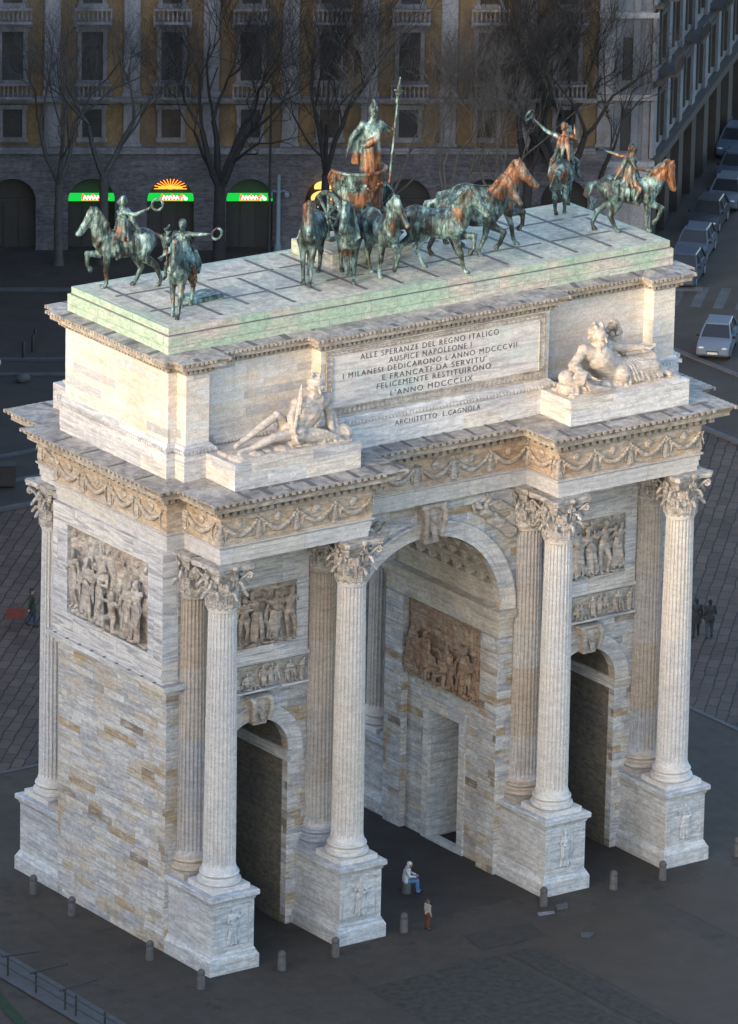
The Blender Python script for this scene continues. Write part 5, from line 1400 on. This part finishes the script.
m = MB(); m.box(0,L3,.5,14,0,4.8); m.build('base', M['shop_dark'], P3, 0)
for i in range(25):
    m = MB(); x = i*3.8+.3; m.box(x,x+1.3,-.1,.6,0,4.8); m.build('pier', M['asphalt'] if i % 2 else M['shop_dark'], P3, 0)
for z0,z1,y in ((4.7,5.1,-.5),(8.9,9.2,-.5),(13.,13.3,-.45),(17,17.3,-.4)): m = MB(); m.box(0,L3,y,0,z0,z1); m.build('cornice', M['shop_dark'], P3, 0)
for i in range(25):
    x = 1.9+i*3.8
    m = MB()
    for z in (5.1,9.2,13.3): m.box(x-1.9-.4,x-1.9+.4,-.2,0,z,z+3.7)
    m.build('pilaster', M['palewall'], P3, 0)
    for z in (5.7,9.9,14.0):
        m = MB(); 
        for a,b,c_,d_ in ((-.85,-.6,z-.1,z+2.5),(.6,.85,z-.1,z+2.5),(-.95,.95,z+2.4,z+2.7)): m.box(x+a,x+b,-.2,0,c_,d_)
        w_ = m.build('window', M['shop_dark'], P3, 0)
        m = MB(); m.box(x-.6,x+.6,-.04,0,z,z+2.4); m.build('pane', M['pane'], w_, 0)
    for z in (9.2,13.3):
        if (i+int(z)) % 2:
            m = MB(); m.box(x-1.2,x+1.2,-1.1,0,z,z+.15); m.box(x-1.2,x+1.2,-1.1,-1.0,z+.85,z+.95)
            for q in range(13): m.box(x-1.18+.19*q,x-1.14+.19*q,-1.07,-1.03,z+.15,z+.85)
            m.build('balcony', M['shop_dark'], P3, 0)
m = MB(); m.box(-.3,L3,-.7,14.3,24,24.4); m.build('roof', M['tile'], P3, 0)

# ------------------------------------------------------------------ bare winter trees
def tree(loc, h, seed, mat, lab, spread=.5, levels=6, trunk=.2, fork=.3, lean=0., dense=1., nlimb=None):
    rs = random.Random(seed); r = empty('bare_tree', lab, 'tree', loc, 0, 'bare trees before the palazzo')
    tb = MB(); cb = MB()
    def grow(p, d, L, rad, lv):
        n = 4 if lv < 3 else 3; pts = [p]; q = p; dd = d
        for i in range(n):
            dd = (dd + V((rs.uniform(-1,1),rs.uniform(-1,1),rs.uniform(-.5,1)))*(.13+.035*lv) + V((0,0,.05))).normalized(); q = q + dd*L/n; pts.append(q)
        r1 = rad*(.68 if lv < levels else .4)
        cb.tube(pts, [rad+(r1-rad)*i/n for i in range(n+1)], 6 if lv < 2 else (4 if lv < 4 else 3), 0, False)
        if lv >= levels: return
        k = 2 + (rs.random() < .55*dense) + (lv >= 3 and rs.random() < .5*dense)
        for i in range(k):
            t = 1. if i < 2 else rs.uniform(.4,.9); b = pts[min(n, max(1, int(t*n)))]
            a = rs.uniform(0, 2*pi); s = dd.cross(V((cos(a), sin(a), .3))).normalized()
            nd = (dd + s*rs.uniform(.35,.95)*(spread*1.7)).normalized()
            if nd.z < -.15: nd.z = .1
            grow(b, nd, L*rs.uniform(.66,.86), max(.009, r1*rs.uniform(.62,.85)), lv+1)
    base = V((0,0,0)); top = V((lean*h*fork, 0, h*fork))
    tb.tube([base, base+V((0,0,.35)), base.lerp(top,.5)+V((rs.uniform(-.1,.1),0,0)), top], [trunk*1.45, trunk*1.1, trunk, trunk*.9], 10)
    kk = nlimb or rs.choice((3,4))
    for i in range(kk):
        a = 2*pi*i/kk + rs.uniform(-.4,.4); d = V((cos(a)*spread, sin(a)*spread, 1)).normalized()
        grow(top - V((0,0,.1*i)), d, h*.25, trunk*.62, 1)
    tb.build('trunk', mat, r, 60); cb.build('crown', mat, r, 0)
    return r
tree((36.6,79.6,.1), 13, 3, M['bark_mid'], 'grey bare tree at the far left, before the leftmost shop arch', .55, 6, .22, .34)
tree((38.7,78.6,.1), 13, 12, M['bark_mid'], 'grey bare tree forking in a wide V before the leftmost green sign', .6, 6, .26, .36, 0, 1, 2)
tree((43.9,75.6,.1), 14, 25, M['bark'], 'dark bare tree with stout forked trunk between the middle and right green signs', .5, 7, .32, .3, 0, 1.1, 4)
tree((48.7,72.9,.1), 14, 31, M['bark'], 'dark bare tree rising just left of the bronze charioteer', .5, 7, .24, .34, 0, 1.1)
tree((51.3,71.2,.1), 12.5, 44, M['bark_pale'], 'pale fine twigged tree directly behind the bronze charioteer', .45, 7, .16, .24, 0, .8, 4)
tree((54.2,69.6,.1), 12, 57, M['bark_pale'], 'pale fine twigged tree right of the bronze spear', .45, 7, .16, .22, 0, .85, 4)
tree((56.2,68.2,.1), 12, 63, M['bark_pale'], 'pale fine twigged tree behind the copper necked team horses', .42, 7, .15, .24, 0, .8, 4)
tree((57.9,67.9,.1), 14.5, 71, M['bark'], 'dark tall bare tree behind the rightmost team horse', .45, 7, .27, .34, .03, 1.2, 4)
tree((59.7,67.4,.1), 14, 85, M['bark'], 'dark bare tree with the thickest trunk, left of the rear right rider', .55, 7, .36, .28, .03, 1.2, 4)
tree((62.3,67.6,.1), 11.5, 97, M['bark'], 'dark bare tree with slanting limbs behind the rear right rider, before the pale corner', .6, 6, .25, .26, .05, 1.2, 3)

# ------------------------------------------------------------------ parked cars
def car_parts(L=3.9):
    H = {}
    m = MB(); hw = .82
    prof = [(-L/2,.32),(-L/2-.02,.62),(-L/2+.12,.86),(L/2-1.15,.9),(L/2-.35,.78),(L/2,.62),(L/2+.02,.34),(L/2-.1,.22),(-L/2+.1,.22)]
    def loft(prof, ws): 
        vs = []; n = len(prof)
        for y, sc, zo in ws:
            for x, z in prof: vs.append((x*sc, y, z+zo))
        fs = [tuple(range(n)), tuple(range(len(ws)*n-1,(len(ws)-1)*n-1,-1))]
        for k in range(len(ws)-1):
            for i in range(n): j = (i+1)%n; fs.append((k*n+j,k*n+i,(k+1)*n+i,(k+1)*n+j))
        return vs, fs
    m.add(*loft(prof, [(-hw,.965,.0),(-hw+.07,1,0),(hw-.07,1,0),(hw,.965,0)]))
    x0,x1,x2,x3 = -L/2+.1, -L/2+.55, L/2-1.75, L/2-1.05
    m.hexa([(x1,-.6,1.4),(x2,-.6,1.4),(x2,.6,1.4),(x1,.6,1.4),(x1+.06,-.55,1.46),(x2-.1,-.55,1.46),(x2-.1,.55,1.46),(x1+.06,.55,1.46)])
    for q in (-1,1):
        for a, b in (((x0,q*.78,.86),(x1,q*.6,1.42)),((x3,q*.78,.86),(x2,q*.6,1.42)),((-.3,q*.79,.88),(-.3,q*.61,1.42))): m.bar(a, b, .07, .07)
    H['body'] = m
    m = MB(); m.hexa([(x0+.04,-.74,.85),(x3-.04,-.74,.85),(x3-.04,.74,.85),(x0+.04,.74,.85),(x1+.02,-.58,1.41),(x2-.02,-.58,1.41),(x2-.02,.58,1.41),(x1+.02,.58,1.41)]); H['windows'] = m
    m = MB(); m.add([(L/2-.02,0,0)], []); m = MB(); m.box(L/2-.06,L/2+.03,-.3,.3,.42,.52); m.box(L/2+.02,L/2+.035,-.25,.25,.36,.46); H['grille'] = m
    return H
HP = car_parts(); L = 3.9
CARM = [simple('car paint %d' % i, c, .35, .08, .5, 0, 0, .6) for i, c in enumerate(((.13,.165,.21),(.05,.07,.1),(.075,.1,.14),(.03,.036,.046),(.1,.12,.15)))]
GL = simple('car glass', (.025,.028,.032), .12, .1, 1., spec=.7); TY = simple('tyre', (.015,.015,.015), .8); RIM = simple('wheel rim', (.2,.2,.21), .4); HL = simple('headlight glass', (.5,.52,.55), .2); PL = simple('number plate', (.5,.5,.48), .5)
body_me = HP['body'].mesh('body', CARM[0], 30); win_me = HP['windows'].mesh('windows', GL, 30); gr_me = HP['grille'].mesh('grille', TY, 0)
def wheel_me():
    m = MB()
    vs = []; fs = []; n = 16; prof = [(.2,-.1),(.29,-.1),(.31,-.06),(.31,.06),(.29,.1),(.2,.1)]
    for r_, y in prof:
        for i in range(n): a = 2*pi*i/n; vs.append((r_*cos(a), y, r_*sin(a)))
    for k in range(len(prof)-1):
        for i in range(n): j = (i+1)%n; fs.append((k*n+i,(k+1)*n+i,(k+1)*n+j,k*n+j))
    m.add(vs, fs); return m.mesh('wheel', TY, 30)
WM = wheel_me(); m = MB(); m.prism_y([(.21*cos(2*pi*i/12), .21*sin(2*pi*i/12)) for i in range(12)], -.07, .07); RM = m.mesh('rim', RIM, 0)
m = MB(); m.ell((0,0,0), (.07,.17,.09), None, 10, 6); HM = m.mesh('headlight', HL)
m = MB(); m.ell((0,0,0), (.08,.1,.07), None, 8, 6); MM = m.mesh('mirror', TY)
m = MB(); m.box(0,.02,-.26,.26,-.06,.06); PM = m.mesh('number_plate', PL, 0)
m = MB(); m.box(-.02,.03,-.16,.16,-.07,.07); TL = m.mesh('tail_light', simple('red lamp glass', (.25,.02,.02), .3), 0)
car0 = None
cars = [((56.5,49.7),225,0,'pale blue car facing the viewer by the crossing, headlights visible'),((62.9,60.7),222,1,'blue grey parked car lowest in the side street row, half behind the roof corner'),
    ((66.3,64.2),222,2,'second parked car up the side street row, slate blue roof'),((70.4,68.4),222,3,'third parked car up the side street row, darkest'),((74.0,71.4),222,4,'fourth parked car up the side street row, pale grey'),
    ((77.6,75.2),222,1,'fifth parked car up the side street row at the picture edge'),((81.0,79.6),222,2,'sixth parked car of the side street row, partly out of frame'),((83.6,84.6),222,3,'small distant car farthest up the side street')]
for (x, y), a, mi, lab in cars:
    if car0 is None:
        c = empty('parked_car', lab, 'car', (x,y,.006), radians(a), 'cars in the side street')
        b = link('body', body_me, c); link('windows', win_me, c); link('grille', gr_me, c)
        for wx in (-1.2,1.25):
            for q in (-1,1): wo = link('wheel', WM, c, (wx,q*.74,.31)); link('rim', RM, wo, (0,q*.04,0))
        for q in (-1,1): link('headlight', HM, c, (L/2-.07,q*.58,.62)); link('mirror', MM, c, (.75,q*.9,.95)); link('tail_light', TL, c, (-L/2-.0,q*.6,.7))
        link('number_plate', PM, c, (L/2+.035,0,.41)); car0 = c
    else:
        c = dup(car0, None, (x,y,.006), radians(a)); c['label'] = lab
    for ch in c.children:
        if ch.name.startswith('body'): ch.material_slots[0].link = 'OBJECT'; ch.material_slots[0].material = CARM[mi]

# ------------------------------------------------------------------ unseen blocks added to shade the lower arch, the square and the palazzo
for i, (x, y, w_, d_, h_, an, lab) in enumerate(((-98,-12,46,14,34,-1.287,'unseen apartment block west of the square, placed to shade the lower arch, southern one'),(-104,-62,46,14,35,-1.287,'lowest unseen apartment block west of the square, placed to shade the lower arch'),(-88,40,46,14,33,-1.287,'unseen apartment block west of the square, placed to shade the lower arch, northern one'),
    (-1,78,30,42,27,0,'deep unseen corner block added left of the palazzo to shade its front'),(-9,50,30,12,26,0,'narrow unseen block added left of the palazzo to shade its front'))):
    b = empty('shade_block', lab, 'building', (x,y,0), an, 'unseen blocks added for shade')
    m = MB(); m.box(-w_/2,w_/2,-d_/2,d_/2,0,h_); m.build('wall', M['ochre'], b, 0)
    m = MB(); m.box(-w_/2-.4,w_/2+.4,-d_/2-.4,d_/2+.4,h_,h_+.4); m.hexa([(-w_/2,-d_/2,h_+.4),(w_/2,-d_/2,h_+.4),(w_/2,d_/2,h_+.4),(-w_/2,d_/2,h_+.4),(-w_/2+4,-1,h_+3),(w_/2-4,-1,h_+3),(w_/2-4,1,h_+3),(-w_/2+4,1,h_+3)]); m.build('roof', M['tile'], b, 0)
    for fl in range(8):
        for k in range(8):
            m = MB(); xx = -w_/2+2+k*(w_-4)/7; m.box(xx-.6,xx+.6,-d_/2-.06,-d_/2,1.5+fl*3.6,3.5+fl*3.6); m.box(xx-.6,xx+.6,d_/2,d_/2+.06,1.5+fl*3.6,3.5+fl*3.6); m.build('window', M['pane'], b, 0)
# ------------------------------------------------------------------ light, sky, camera
cam = bpy.data.cameras.new('camera'); co = bpy.data.objects.new('camera', cam); COL.objects.link(co)
ya, pt, ro = radians(35.45), radians(-17.904), radians(1.157)
fw = V((sin(ya)*cos(pt), cos(ya)*cos(pt), sin(pt))); r0 = V((cos(ya), -sin(ya), 0)); u0 = r0.cross(fw)
rt = r0*cos(ro)+u0*sin(ro); up = u0*cos(ro)-r0*sin(ro)
mt = Matrix((rt, up, -fw)).transposed().to_4x4(); mt.translation = V((-152.496,-214.123,99.732)); co.matrix_world = mt
cam.sensor_fit = 'VERTICAL'; cam.sensor_height = 36; cam.lens = 7009.414/1024*36
cam.clip_start = 1; cam.clip_end = 3000
scene.camera = co
SUN_EL, SUN_DIR = radians(11), V((-.96,-.28))     # direction towards the sun
sd = bpy.data.lights.new('sun','SUN'); so = bpy.data.objects.new('sun', sd); COL.objects.link(so)
sd.energy = .85; sd.color = (1,.76,.52); sd.angle = radians(10)
to = V((SUN_DIR.x*cos(SUN_EL), SUN_DIR.y*cos(SUN_EL), sin(SUN_EL))).normalized()
so.rotation_euler = to.to_track_quat('Z','Y').to_euler()
so.location = (-60,20,60)
w = bpy.data.worlds.new('World'); scene.world = w; w.use_nodes = True
nt = w.node_tree; nt.nodes.clear()
sky = nt.nodes.new('ShaderNodeTexSky'); sky.sky_type = 'NISHITA'; sky.sun_disc = False
sky.air_density = .8; sky.dust_density = 1.6; sky.ozone_density = .8; sky.sun_elevation = SUN_EL; sky.sun_rotation = atan2(SUN_DIR.x, SUN_DIR.y)
bg = nt.nodes.new('ShaderNodeBackground'); bg.inputs[1].default_value = .15
ou = nt.nodes.new('ShaderNodeOutputWorld'); nt.links.new(sky.outputs[0], bg.inputs[0]); nt.links.new(bg.outputs[0], ou.inputs[0])
scene.view_settings.view_transform = 'Standard'; scene.view_settings.look = 'None'
scene.view_settings.exposure = 1.9; scene.view_settings.gamma = 1; scene.view_settings.use_curve_mapping = False
scene.cycles.use_denoising = True
scene.cycles.max_bounces = 6; scene.cycles.diffuse_bounces = 1
